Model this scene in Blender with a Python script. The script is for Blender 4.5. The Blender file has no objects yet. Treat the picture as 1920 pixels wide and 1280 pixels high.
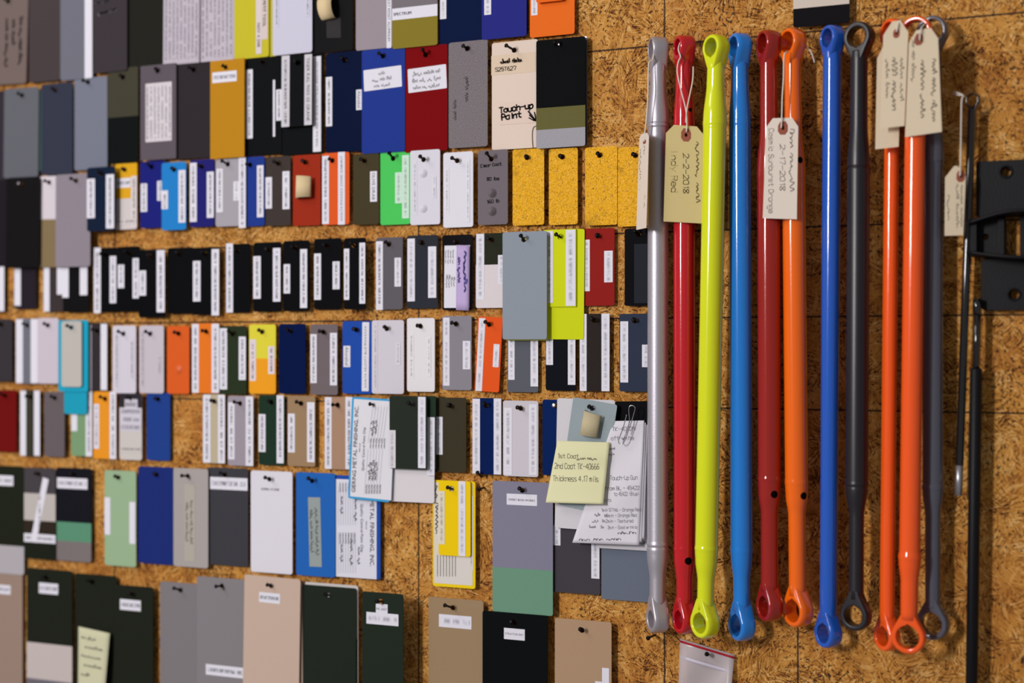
import bpy, bmesh, math, random
from mathutils import Vector, Matrix
random.seed(11)
SC = bpy.context.scene
COL = SC.collection
# ------------------------------------------------------------------ camera, light, exposure
F = 2700.0            # focal length in pixels of a 1920 wide frame
CX, CY = 960.0, 655.0
D = 1.809             # distance to the wall along the optical axis
YAW = math.atan(F/6000.0)
SY, CYW = math.sin(YAW), math.cos(YAW)
CAM = Vector((D*SY, -D*CYW, 0.0))
VIEW = Vector((-SY, CYW, 0.0)); RIGHT = Vector((CYW, SY, 0.0)); UP = Vector((0, 0, 1))
cd = bpy.data.cameras.new('camera'); cam = bpy.data.objects.new('camera', cd); COL.objects.link(cam)
cam.location = CAM; cam.rotation_euler = (math.pi/2, 0, YAW)
cd.sensor_width = 36.0; cd.lens = 36.0*F/1920.0; cd.shift_y = (CY-640.0)/1920.0
cd.clip_start = 0.05; cd.clip_end = 50
cd.dof.use_dof = True; cd.dof.aperture_fstop = 2.0
cd.dof.focus_distance = D - 0.075
SC.camera = cam
w = bpy.data.worlds.new('world'); SC.world = w; w.use_nodes = True
bgn = w.node_tree.nodes['Background']; bgn.inputs[0].default_value = (1.0, 0.95, 0.93, 1); bgn.inputs[1].default_value = 0.20
def area(name, loc, target, sx, sy, energy, color):
    l = bpy.data.lights.new(name, 'AREA'); l.shape = 'RECTANGLE'; l.size = sx; l.size_y = sy
    l.energy = energy; l.color = color
    o = bpy.data.objects.new(name, l); COL.objects.link(o); o.location = loc
    d = Vector(target)-Vector(loc); o.rotation_euler = d.to_track_quat('-Z', 'Y').to_euler()
    return o
area('room_lamp_key', (-1.3, -3.5, 0.85), (0.0, 0, 0.0), 0.28, 0.95, 92, (1.0, 0.955, 0.95))
area('room_lamp_fill', (-2.2, -2.6, 2.2), (-0.2, 0, 0), 1.2, 1.2, 30, (1.0, 0.95, 0.93))
vs = SC.view_settings; vs.view_transform = 'Standard'; vs.look = 'None'; vs.gamma = 1.0; vs.exposure = 0.0; vs.use_curve_mapping = False
# ------------------------------------------------------------------ photograph pixel -> point on a plane standing d off the wall
def at(px, py, d=0.0):
    r = VIEW + RIGHT*((px-CX)/F) + UP*((CY-py)/F)
    t = (-d-CAM.y)/r.y
    return CAM + r*t
def pxscale(px, py, d=0.0):            # metres per pixel (facing the camera) at that point
    return (at(px, py, d)-CAM).dot(VIEW)/F
# ------------------------------------------------------------------ materials
def lin(c):
    c = c/255.0
    return c/12.92 if c <= 0.04045 else ((c+0.055)/1.055)**2.4
def rgb(c): return (lin(c[0]), lin(c[1]), lin(c[2]), 1)
MATS = {}
def nodes(m):
    m.use_nodes = True
    nt = m.node_tree; return nt, nt.nodes, nt.links, nt.nodes['Principled BSDF']
def paint(c, rough=0.5, metal=0.0, peel=0.06, coat=0.0, speck=0.05, spec=0.015):
    k = ('p', tuple(c), rough, metal, peel, coat, speck, spec)
    if k in MATS: return MATS[k]
    m = bpy.data.materials.new('paint'); nt, N, L, b = nodes(m)
    b.inputs['Roughness'].default_value = rough; b.inputs['Metallic'].default_value = metal
    b.inputs['Coat Weight'].default_value = coat; b.inputs['Coat Roughness'].default_value = 0.06
    b.inputs['Specular IOR Level'].default_value = spec
    tc = N.new('ShaderNodeTexCoord'); n = N.new('ShaderNodeTexNoise'); n.inputs['Scale'].default_value = 900; n.inputs['Detail'].default_value = 1
    L.new(tc.outputs['Object'], n.inputs['Vector'])
    mx = N.new('ShaderNodeMix'); mx.data_type = 'RGBA'; a = rgb(c)
    mx.inputs[6].default_value = tuple(max(0, v*(1-speck*2)) for v in a[:3])+(1,)
    mx.inputs[7].default_value = tuple(min(1, v*(1+speck*2)+speck*0.01) for v in a[:3])+(1,)
    L.new(n.outputs['Fac'], mx.inputs[0]); L.new(mx.outputs[2], b.inputs['Base Color'])
    if peel:
        bp = N.new('ShaderNodeBump'); bp.inputs['Strength'].default_value = peel; bp.inputs['Distance'].default_value = 0.001
        n2 = N.new('ShaderNodeTexNoise'); n2.inputs['Scale'].default_value = 420; L.new(tc.outputs['Object'], n2.inputs['Vector'])
        L.new(n2.outputs['Fac'], bp.inputs['Height']); L.new(bp.outputs['Normal'], b.inputs['Normal'])
    MATS[k] = m; return m
def flat(c, rough=0.8):
    return paint(c, rough, 0, 0, 0, 0.0, 0.2)
def rough_yellow():
    if 'ry' in MATS: return MATS['ry']
    m = bpy.data.materials.new('textured_yellow'); nt, N, L, b = nodes(m); b.inputs['Roughness'].default_value = 0.33; b.inputs['Specular IOR Level'].default_value = 0.22
    tc = N.new('ShaderNodeTexCoord'); n = N.new('ShaderNodeTexNoise'); n.inputs['Scale'].default_value = 260; n.inputs['Detail'].default_value = 5
    n.inputs['Distortion'].default_value = 1.5
    g = N.new('ShaderNodeTexNoise'); g.inputs['Scale'].default_value = 420; g.inputs['Detail'].default_value = 4; g.inputs['Distortion'].default_value = 2.5
    h = N.new('ShaderNodeTexNoise'); h.inputs['Scale'].default_value = 30
    oi = N.new('ShaderNodeObjectInfo'); ad = N.new('ShaderNodeVectorMath'); ad.operation = 'ADD'
    L.new(tc.outputs['Object'], ad.inputs[0]); L.new(oi.outputs['Location'], ad.inputs[1])
    for q in (n, g, h): L.new(ad.outputs[0], q.inputs['Vector'])
    r = N.new('ShaderNodeValToRGB'); r.color_ramp.elements[0].position = 0.375; r.color_ramp.elements[0].color = rgb((120, 78, 16))
    r.color_ramp.elements[1].position = 0.42; r.color_ramp.elements[1].color = rgb((244, 180, 10))
    L.new(g.outputs['Fac'], r.inputs['Fac'])
    r2 = N.new('ShaderNodeValToRGB'); r2.color_ramp.elements[0].position = 0.25; r2.color_ramp.elements[0].color = (0.55, 0.55, 0.5, 1)
    r2.color_ramp.elements[1].position = 0.36; r2.color_ramp.elements[1].color = (1, 1, 1, 1)
    L.new(h.outputs['Fac'], r2.inputs['Fac'])
    mx = N.new('ShaderNodeMix'); mx.data_type = 'RGBA'; mx.blend_type = 'MULTIPLY'; mx.inputs[0].default_value = 1
    L.new(r.outputs['Color'], mx.inputs[6]); L.new(r2.outputs['Color'], mx.inputs[7]); L.new(mx.outputs[2], b.inputs['Base Color'])
    bp = N.new('ShaderNodeBump'); bp.inputs['Strength'].default_value = 0.8; bp.inputs['Distance'].default_value = 0.002
    L.new(n.outputs['Fac'], bp.inputs['Height']); L.new(bp.outputs['Normal'], b.inputs['Normal'])
    MATS['ry'] = m; return m
def printed(paper=(226, 226, 236), ink=(70, 70, 84), soft=False, rows=1):
    """paper with a line (or lines) of illegible print; UV = mm along the line, UV 'N' = 0..1 both ways"""
    k = ('print', paper, ink, soft, rows)
    if k in MATS: return MATS[k]
    m = bpy.data.materials.new('printed_paper'); nt, N, L, b = nodes(m); b.inputs['Roughness'].default_value = 0.55; b.inputs['Specular IOR Level'].default_value = 0.25
    def math_(op, a, bb=None, c=None):
        n = N.new('ShaderNodeMath'); n.operation = op
        for i, v in enumerate((a, bb, c)):
            if v is None: continue
            if isinstance(v, (int, float)): n.inputs[i].default_value = v
            else: L.new(v, n.inputs[i])
        return n.outputs[0]
    u1 = N.new('ShaderNodeUVMap'); u1.uv_map = 'UVMap'; u2 = N.new('ShaderNodeUVMap'); u2.uv_map = 'Span'
    s1 = N.new('ShaderNodeSeparateXYZ'); L.new(u1.outputs[0], s1.inputs[0]); s2 = N.new('ShaderNodeSeparateXYZ'); L.new(u2.outputs[0], s2.inputs[0])
    oi = N.new('ShaderNodeObjectInfo'); rnd = math_('MULTIPLY', oi.outputs['Random'], 90.0)
    v = s2.outputs[1]
    vr = math_('FRACT', math_('MULTIPLY', v, float(rows))) if rows > 1 else v
    row = math_('FLOOR', math_('MULTIPLY', v, float(rows)))
    dv = math_('ABSOLUTE', math_('SUBTRACT', vr, 0.5))
    du = math_('ABSOLUTE', math_('SUBTRACT', s2.outputs[0], 0.5))
    hw = 0.16 if rows == 1 else 0.24
    mr = N.new('ShaderNodeMapRange'); mr.inputs[1].default_value = hw+(0.12 if soft else 0.04); mr.inputs[2].default_value = hw-(0.12 if soft else 0.02); L.new(dv, mr.inputs[0])
    mu = N.new('ShaderNodeMapRange'); mu.inputs[1].default_value = 0.47; mu.inputs[2].default_value = 0.43; L.new(du, mu.inputs[0])
    cb = N.new('ShaderNodeCombineXYZ')
    L.new(math_('ADD', math_('MULTIPLY', s1.outputs[0], 0.75 if not soft else 0.28), rnd), cb.inputs[0])
    L.new(math_('ADD', math_('MULTIPLY', vr, 3.0 if not soft else 1.0), math_('MULTIPLY', row, 7.3)), cb.inputs[1])
    n = N.new('ShaderNodeTexNoise'); n.inputs['Scale'].default_value = 1.0; n.inputs['Detail'].default_value = 1.0; L.new(cb.outputs[0], n.inputs['Vector'])
    t = N.new('ShaderNodeMapRange'); t.inputs[1].default_value = 0.42 if not soft else 0.30; t.inputs[2].default_value = 0.50 if not soft else 0.62; L.new(n.outputs['Fac'], t.inputs[0])
    cw = N.new('ShaderNodeCombineXYZ'); L.new(math_('ADD', math_('MULTIPLY', s1.outputs[0], 0.16), rnd), cw.inputs[0]); L.new(math_('MULTIPLY', row, 3.7), cw.inputs[1])
    nw = N.new('ShaderNodeTexNoise'); nw.inputs['Scale'].default_value = 1.0; nw.inputs['Detail'].default_value = 0; L.new(cw.outputs[0], nw.inputs['Vector'])
    tw = N.new('ShaderNodeMapRange'); tw.inputs[1].default_value = 0.34; tw.inputs[2].default_value = 0.40; L.new(nw.outputs['Fac'], tw.inputs[0])
    mask = math_('MULTIPLY', math_('MULTIPLY', mr.outputs[0], mu.outputs[0]), math_('MULTIPLY', t.outputs[0], tw.outputs[0]))
    mask = math_('MULTIPLY', mask, 0.70 if not soft else 0.55)
    mx = N.new('ShaderNodeMix'); mx.data_type = 'RGBA'; mx.inputs[6].default_value = rgb(paper); mx.inputs[7].default_value = rgb(ink)
    L.new(mask, mx.inputs[0]); L.new(mx.outputs[2], b.inputs['Base Color'])
    MATS[k] = m; return m
def osb():
    m = bpy.data.materials.new('strand_board'); nt, N, L, b = nodes(m)
    b.inputs['Roughness'].default_value = 0.62; b.inputs['Specular IOR Level'].default_value = 0.25
    def math_(op, a, bb=None, c=None):
        n = N.new('ShaderNodeMath'); n.operation = op
        for i, v in enumerate((a, bb, c)):
            if v is None: continue
            if isinstance(v, (int, float)): n.inputs[i].default_value = v
            else: L.new(v, n.inputs[i])
        return n.outputs[0]
    tc = N.new('ShaderNodeTexCoord'); sp = N.new('ShaderNodeSeparateXYZ'); L.new(tc.outputs['Object'], sp.inputs[0])
    X, Z = sp.outputs[0], sp.outputs[2]
    flatv = N.new('ShaderNodeCombineXYZ'); L.new(X, flatv.inputs[0]); L.new(Z, flatv.inputs[1])
    wn = N.new('ShaderNodeTexNoise'); wn.inputs['Scale'].default_value = 38; wn.inputs['Detail'].default_value = 2; L.new(flatv.outputs[0], wn.inputs['Vector'])
    wsub = N.new('ShaderNodeVectorMath'); wsub.operation = 'SUBTRACT'; L.new(wn.outputs['Color'], wsub.inputs[0]); wsub.inputs[1].default_value = (0.5, 0.5, 0.5)
    wsc = N.new('ShaderNodeVectorMath'); wsc.operation = 'SCALE'; L.new(wsub.outputs[0], wsc.inputs[0]); wsc.inputs['Scale'].default_value = 0.006
    P = N.new('ShaderNodeVectorMath'); P.operation = 'ADD'; L.new(flatv.outputs[0], P.inputs[0]); L.new(wsc.outputs[0], P.inputs[1])
    def strands(cell, along, across, seed, rand=1.0):
        sh = N.new('ShaderNodeVectorMath'); sh.operation = 'ADD'; L.new(P.outputs[0], sh.inputs[0]); sh.inputs[1].default_value = (seed, seed*1.7, 0)
        vo = N.new('ShaderNodeTexVoronoi'); vo.voronoi_dimensions = '2D'; vo.inputs['Scale'].default_value = cell; L.new(sh.outputs[0], vo.inputs['Vector'])
        cs = N.new('ShaderNodeSeparateXYZ'); L.new(vo.outputs['Color'], cs.inputs[0])
        ang = math_('MULTIPLY', cs.outputs[0], 6.283)
        ro = N.new('ShaderNodeVectorRotate'); ro.rotation_type = 'Z_AXIS'; L.new(sh.outputs[0], ro.inputs['Vector']); L.new(ang, ro.inputs['Angle'])
        mu = N.new('ShaderNodeVectorMath'); mu.operation = 'MULTIPLY'; L.new(ro.outputs[0], mu.inputs[0]); mu.inputs[1].default_value = (along, across, 1)
        no = N.new('ShaderNodeTexNoise'); no.noise_dimensions = '2D'; no.inputs['Scale'].default_value = 1; no.inputs['Detail'].default_value = 4; no.inputs['Roughness'].default_value = 0.62
        L.new(mu.outputs[0], no.inputs['Vector'])
        return no.outputs['Fac'], cs.outputs[1], cs.outputs[2]
    a, ab, ac = strands(62, 75, 520, 0.0)
    c, cb_, cc = strands(36, 45, 420, 3.1)
    e, eb, ec = strands(150, 150, 1000, 7.7)
    base = N.new('ShaderNodeValToRGB'); els = base.color_ramp.elements
    els[0].position = 0.22; els[0].color = rgb((58, 30, 10)); els[1].position = 0.80; els[1].color = rgb((244, 200, 136))
    for p_, c_ in ((0.36, (140, 82, 26)), (0.50, (194, 132, 52)), (0.64, (214, 156, 74))):
        q = els.new(p_); q.color = rgb(c_)
    mixv = math_('ADD', math_('MULTIPLY', a, 0.45), math_('ADD', math_('MULTIPLY', c, 0.30), math_('MULTIPLY', e, 0.25)))
    # stretch contrast, cell to cell lightness
    zn = N.new('ShaderNodeTexNoise'); zn.noise_dimensions = '2D'; zn.inputs['Scale'].default_value = 30; zn.inputs['Detail'].default_value = 2; L.new(flatv.outputs[0], zn.inputs['Vector'])
    zc = N.new('ShaderNodeMapRange'); zc.inputs[1].default_value = 0.36; zc.inputs[2].default_value = 0.64; zc.inputs[3].default_value = 0.95; zc.inputs[4].default_value = 2.7; L.new(zn.outputs['Fac'], zc.inputs[0])
    v = math_('ADD', math_('MULTIPLY', math_('SUBTRACT', mixv, 0.5), zc.outputs[0]), 0.515)
    v = math_('ADD', v, math_('MULTIPLY', math_('SUBTRACT', ab, 0.5), 0.14))
    v = math_('ADD', v, math_('MULTIPLY', math_('SUBTRACT', cb_, 0.5), 0.10))
    L.new(v, base.inputs['Fac'])
    # pale long flakes lying on top
    fl, fb, fc = strands(24, 26, 150, 11.3)
    lm = N.new('ShaderNodeMapRange'); lm.inputs[1].default_value = 0.60; lm.inputs[2].default_value = 0.64; lm.inputs[4].default_value = 0.6; L.new(fl, lm.inputs[0])
    mx0 = N.new('ShaderNodeMix'); mx0.data_type = 'RGBA'; L.new(lm.outputs[0], mx0.inputs[0]); L.new(base.outputs['Color'], mx0.inputs[6]); mx0.inputs[7].default_value = rgb((228, 178, 104))
    # dark flecks and gaps
    df = N.new('ShaderNodeTexNoise'); df.noise_dimensions = '2D'; df.inputs['Scale'].default_value = 240; df.inputs['Detail'].default_value = 4; df.inputs['Roughness'].default_value = 0.6; df.inputs['Distortion'].default_value = 0.25; L.new(P.outputs[0], df.inputs['Vector'])
    dl = N.new('ShaderNodeTexNoise'); dl.noise_dimensions = '2D'; dl.inputs['Scale'].default_value = 14; L.new(P.outputs[0], dl.inputs['Vector'])
    thr = math_('ADD', df.outputs['Fac'], math_('MULTIPLY', math_('SUBTRACT', dl.outputs['Fac'], 0.5), 0.26))
    fm = N.new('ShaderNodeMapRange'); fm.inputs[1].default_value = 0.39; fm.inputs[2].default_value = 0.335; L.new(thr, fm.inputs[0])
    mx = N.new('ShaderNodeMix'); mx.data_type = 'RGBA'; L.new(math_('MULTIPLY', fm.outputs[0], 0.9), mx.inputs[0]); L.new(mx0.outputs[2], mx.inputs[6]); mx.inputs[7].default_value = rgb((48, 26, 12))
    # rust-brown stains, broad
    st = N.new('ShaderNodeTexNoise'); st.noise_dimensions = '2D'; st.inputs['Scale'].default_value = 5.5; st.inputs['Detail'].default_value = 3; L.new(flatv.outputs[0], st.inputs['Vector'])
    sm = N.new('ShaderNodeMapRange'); sm.inputs[1].default_value = 0.46; sm.inputs[2].default_value = 0.72; sm.inputs[4].default_value = 0.38; L.new(st.outputs['Fac'], sm.inputs[0])
    mx2 = N.new('ShaderNodeMix'); mx2.data_type = 'RGBA'; mx2.blend_type = 'MULTIPLY'; L.new(sm.outputs[0], mx2.inputs[0]); L.new(mx.outputs[2], mx2.inputs[6]); mx2.inputs[7].default_value = (0.72, 0.50, 0.26, 1)
    col = mx2.outputs[2]
    # printed nailing guide lines
    ln = N.new('ShaderNodeTexNoise'); ln.noise_dimensions = '2D'; ln.inputs['Scale'].default_value = 330; L.new(flatv.outputs[0], ln.inputs['Vector'])
    lw = math_('ADD', 0.0004, math_('MULTIPLY', ln.outputs['Fac'], 0.0014))
    mask = None
    for zz in (at(1150, 93).z, at(1150, 438).z, at(1150, 597).z, at(1010, 759).z):
        q = math_('LESS_THAN', math_('ABSOLUTE', math_('SUBTRACT', Z, zz)), lw); mask = q if mask is None else math_('MAXIMUM', mask, q)
    for xx in (at(215, 600).x, at(785, 1000).x, at(1246, 30).x, at(1496, 1220).x):
        q = math_('LESS_THAN', math_('ABSOLUTE', math_('SUBTRACT', X, xx)), lw); mask = math_('MAXIMUM', mask, q)
    mx3 = N.new('ShaderNodeMix'); mx3.data_type = 'RGBA'; L.new(math_('MULTIPLY', mask, 0.9), mx3.inputs[0]); L.new(col, mx3.inputs[6]); mx3.inputs[7].default_value = rgb((38, 24, 18))
    L.new(mx3.outputs[2], b.inputs['Base Color'])
    bp = N.new('ShaderNodeBump'); bp.inputs['Strength'].default_value = 0.55; bp.inputs['Distance'].default_value = 0.0025
    L.new(math_('SUBTRACT', v, math_('MULTIPLY', fm.outputs[0], 0.6)), bp.inputs['Height']); L.new(bp.outputs['Normal'], b.inputs['Normal'])
    return m
INK = flat((34, 32, 38)); INKB = flat((40, 44, 84)); PENCIL = flat((120, 116, 118)); WHITEINK = flat((170, 166, 172))
# ------------------------------------------------------------------ object helpers
def link(name, verts, faces, mat, parent=None, smooth=False):
    me = bpy.data.meshes.new(name); me.from_pydata([tuple(v) for v in verts], [], faces); me.materials.append(mat)
    if smooth: me.polygons.foreach_set('use_smooth', [True]*len(me.polygons))
    o = bpy.data.objects.new(name, me); COL.objects.link(o)
    if parent: o.parent = parent
    return o
def tag(o, label, cat, group=None):
    o['label'] = label; o['category'] = cat
    if group: o['group'] = group
    return o
def empty(name, loc):
    o = bpy.data.objects.new(name, None); COL.objects.link(o); o.location = loc; o.empty_display_size = 0.01; return o
def rr(w, h, r, n=4):
    """rounded rectangle outline, r = (tl, tr, br, bl), counter-clockwise seen from the camera"""
    if not isinstance(r, (tuple, list)): r = (r,)*4
    pts = []
    for (sx, sz, rad, a0) in ((1, 1, r[1], 0), (-1, 1, r[0], 90), (-1, -1, r[3], 180), (1, -1, r[2], 270)):
        if rad < 1e-6: pts.append((sx*w/2, sz*h/2)); continue
        for i in range(n+1):
            a = math.radians(a0+90*i/n)
            pts.append((sx*(w/2-rad)+rad*math.cos(a), sz*(h/2-rad)+rad*math.sin(a)))
    return pts
def plate_mesh(name, outline, thick, mat, hole=None, off=(0, 0), y0=0.0):
    """flat plate: front face at y = y0 facing -y, thick behind it"""
    bm = bmesh.new()
    loops = [[bm.verts.new((x+off[0], y0, z+off[1])) for x, z in outline]]
    if hole:
        hx, hz, hr = hole
        loops.append([bm.verts.new((hx+hr*math.cos(2*math.pi*i/14), y0, hz+hr*math.sin(2*math.pi*i/14))) for i in range(14)])
    ed = []
    for lp in loops:
        for i in range(len(lp)): ed.append(bm.edges.new((lp[i], lp[(i+1) % len(lp)])))
    if hole: bmesh.ops.triangle_fill(bm, use_beauty=True, edges=ed, normal=(0, -1, 0))
    else: bm.faces.new(loops[0])
    front = list(bm.faces)
    for f in front:
        f.normal_update()
        if f.normal.y > 0: f.normal_flip()
    mp = {}
    for lp in loops:
        for v in lp: mp[v] = bm.verts.new((v.co.x, v.co.y+thick, v.co.z))
    for f in front: bm.faces.new([mp[v] for v in reversed(f.verts)])
    for k, lp in enumerate(loops):
        for i in range(len(lp)):
            a, b = lp[i], lp[(i+1) % len(lp)]
            bm.faces.new((a, mp[a], mp[b], b) if k == 0 else (b, mp[b], mp[a], a))
    bm.normal_update()
    me = bpy.data.meshes.new(name); bm.to_mesh(me); bm.free(); me.materials.append(mat); return me
def tube(name, pts, r, mat, parent=None, n=8, closed=False):
    """round wire through points"""
    pts = [Vector(p) for p in pts]; vs, fs = [], []
    m = len(pts); up = Vector((0.31, -0.87, 0.38))
    for i, p in enumerate(pts):
        t = (pts[(i+1) % m if closed else min(i+1, m-1)]-pts[(i-1) % m if closed else max(i-1, 0)]).normalized()
        s = t.cross(up).normalized(); q = s.cross(t).normalized()
        rr_ = r[i] if isinstance(r, (list, tuple)) else r
        for k in range(n):
            a = 2*math.pi*k/n; vs.append(p+s*(rr_*math.cos(a))+q*(rr_*math.sin(a)))
    for i in range(m if closed else m-1):
        j = (i+1) % m
        for k in range(n): fs.append((i*n+k, i*n+(k+1) % n, j*n+(k+1) % n, j*n+k))
    if not closed:
        fs.append(tuple(range(n-1, -1, -1))); fs.append(tuple((m-1)*n+k for k in range(n)))
    return link(name, vs, fs, mat, parent, True)
def spline(pts, n=6):
    pts = [Vector(p) for p in pts]; out = []
    for i in range(len(pts)-1):
        p0, p1, p2, p3 = pts[max(i-1, 0)], pts[i], pts[i+1], pts[min(i+2, len(pts)-1)]
        for k in range(n):
            t = k/n; out.append(0.5*((2*p1)+(-p0+p2)*t+(2*p0-5*p1+4*p2-p3)*t*t+(-p0+3*p1-3*p2+p3)*t**3))
    out.append(pts[-1]); return out
# ------------------------------------------------------------------ lettering
GL = {}
def load_glyphs(chars):
    obs = []
    for ch in chars:
        cu = bpy.data.curves.new('glyph', 'FONT'); cu.body = ch; cu.size = 1.0; cu.resolution_u = 2
        o = bpy.data.objects.new('glyph', cu); COL.objects.link(o); obs.append((ch, o, cu))
    dg = bpy.context.evaluated_depsgraph_get(); dg.update()
    for ch, o, cu in obs:
        me = bpy.data.meshes.new_from_object(o.evaluated_get(dg))
        vs_ = [(v.co.x, v.co.y) for v in me.vertices]; fs_ = [tuple(p.vertices) for p in me.polygons]
        x0 = min(v[0] for v in vs_); x1 = max(v[0] for v in vs_)
        GL[ch] = ([(a-x0, c) for a, c in vs_], fs_, x1-x0)
        bpy.data.meshes.remove(me)
    for ch, o, cu in obs: bpy.data.objects.remove(o); bpy.data.curves.remove(cu)
load_glyphs('ABCDEFGHIKLMNOPQRSTUVWXYZJ0123456789abcdefghijklmnopqrstuvwxyz,.-#/:%')
def print_text(txt):
    """verts (x, y) with cap height about .7, faces, width"""
    vs_, fs_, x = [], [], 0.0
    for ch in txt:
        if ch == ' ': x += 0.32; continue
        g = GL[ch]; o = len(vs_)
        vs_ += [(a+x, c) for a, c in g[0]]; fs_ += [tuple(i+o for i in f) for f in g[1]]; x += g[2]+0.10
    return vs_, fs_, x
STROKES = {
'a': '46260503123243 4642', 'b': '0802 05263645433212', 'c': '4536160503123243', 'd': '4842 4526160503123243', 'e': '04444536160503123243',
'f': '48382722 0646', 'g': '462605041333 4641301001', 'h': '0802 0526364542', 'i': '2622 2728', 'k': '0802 4604 0442', 'l': '282332', 'm': '0602 05162522 25364542',
'n': '0602 0526364542', 'o': '260503123243453626', 'p': '0600 0526364543321203', 'r': '0602 04263646', 's': '4616051434433202', 't': '28233242 0646',
'u': '0603123243 4642', 'v': '062246', 'w': '0612253246', 'x': '0642 4602', 'y': '0623 4610', 'z': '06460242', 'j': '4641301001',
'A': '022842 1434', 'B': '0802 0828374634 0525 053544433202', 'C': '4738180703123243', 'D': '08021232434738 1808', 'E': '48080242 0535', 'F': '480802 0535', 'G': '47381807031232434525',
'I': '2822', 'K': '0802 480442', 'L': '080242', 'M': '0208254842', 'N': '02084248', 'O': '280703123243473828', 'P': '0802 08384746350 5'.replace(' ', ''), 'R': '0802 083847463505 2542',
'S': '473818070615354443321203', 'T': '0848 2822', 'U': '0803123243 48', 'W': '0812263248', 'X': '0842 4802', 'Y': '0825 482522', 'H': '0802 4842 0545', 'V': '082248', 'Z': '08480242', 'Q': '280703123243473828 2442', 'J': '4843321203',
'0': '280703123243473828', '1': '172822', '2': '0718384746020242', '3': '07183847362536444332 1203'.replace(' ', ''), '4': '380444 3832', '5': '4808052536444332 1203'.replace(' ', ''), '6': '381704031232434435150 4'.replace(' ', ''),
'7': '084822', '8': '251607183847362534433212031425', '9': '444718070515 4432'.replace(' ', ''), '-': '0545', '.': '2223', '(': '38262432', ')': '18262412', '/': '0248', '#': '1813 3833 0646 0444', ':': '2324 2627', ',': '2321', "'": '2827'}
def hand_lines(txt, jit=0.25, rng=random):
    segs, x = [], 0.0
    for ch in txt:
        if ch == ' ': x += 3.2; continue
        for st in STROKES[ch].split():
            st = st.replace(' ', ''); pts = [(x+int(st[i])+rng.uniform(-jit, jit)*0.6, int(st[i+1])-2+rng.uniform(-jit, jit)) for i in range(0, len(st)-1, 2)]
            segs.append(pts)
        x += 5.4 if ch not in 'il1.' else 3.6
    return segs, x
def scribble_lines(length, rng):
    """illegible joined-up writing about `length` letter units long"""
    segs, x = [], 0.0
    while x < length:
        nl = rng.randint(3, 7); pts = []
        for k in range(nl):
            hgt = rng.choice((2.2, 2.8, 3, 3, 3.4, 5.5, -1.6)); pts += [(x, rng.uniform(0, .6)), (x+rng.uniform(.3, 1.2), hgt+rng.uniform(-.5, .5)), (x+rng.uniform(1.2, 2.2), hgt*rng.uniform(.4, .7)), (x+rng.uniform(1.4, 2.4), rng.uniform(-.4, .5))]
            x += rng.uniform(2.0, 3.2)
        segs.append(pts); x += 2.6
    return segs, x
def ribbon(segs, sc, wid, place):
    """strokes -> quads; place(x, y) -> 3D"""
    vs_, fs_ = [], []
    for pts in segs:
        if len(pts) > 2: pts = [(q.x, q.y) for q in spline([Vector((p_[0], p_[1], 0)) for p_ in pts], 3)]
        for (a, b) in zip(pts[:-1], pts[1:]):
            ax, ay, bx, by = a[0]*sc, a[1]*sc, b[0]*sc, b[1]*sc
            dx, dy = bx-ax, by-ay; l = math.hypot(dx, dy)
            if l < 1e-9: continue
            ux, uy = dx/l*wid/2, dy/l*wid/2
            o = len(vs_)
            for (px, py) in ((ax-ux+uy, ay-uy-ux), (bx+ux+uy, by+uy-ux), (bx+ux-uy, by+uy+ux), (ax-ux-uy, ay-uy+ux)): vs_.append(place(px, py))
            fs_.append((o, o+1, o+2, o+3))
    return vs_, fs_
def text_obj(txt, cx, cz, y, size, direction, mat, parent, fit=None, hand=False, bold=None, name=None, ang=0.0, rng=None):
    """lettering centred at local (cx, cz) on plane y; size = cap height in m; direction h / u (bottom to top) / d (top to bottom)"""
    rng = rng or random.Random(hash_(txt))
    if hand:
        segs, wd = scribble_lines(int(txt[1:]), rng) if txt.startswith('~') else hand_lines(txt, rng=rng)
        sc = size/6.0
        wd *= sc
        if fit and wd > fit: sc *= fit/wd; wd = fit
        hgt = 6*sc
    else:
        v, f, wd0 = print_text(txt); sc = size/0.7; wd = wd0*sc
        if fit and wd > fit: k = fit/wd; sc *= k; wd = fit
        hgt = 0.7*sc
    base = {'h': 0, 'u': 90, 'd': -90}[direction]+ang
    ca, sa = math.cos(math.radians(base)), math.sin(math.radians(base))
    def place(px, py):
        px -= wd/2; py -= hgt/2
        return (cx+px*ca-py*sa, y, cz+px*sa+py*ca)
    if hand: vs_, fs_ = ribbon(segs, sc, bold or size*0.11, place)
    else: vs_ = [place(a*sc, c*sc) for a, c in v]; fs_ = f
    return link(name or ('handwriting' if hand else 'printed_text'), vs_, fs_, mat, parent)
def hash_(s):
    h = 7
    for ch in s: h = (h*131+ord(ch)) & 0xffffff
    return h
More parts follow.
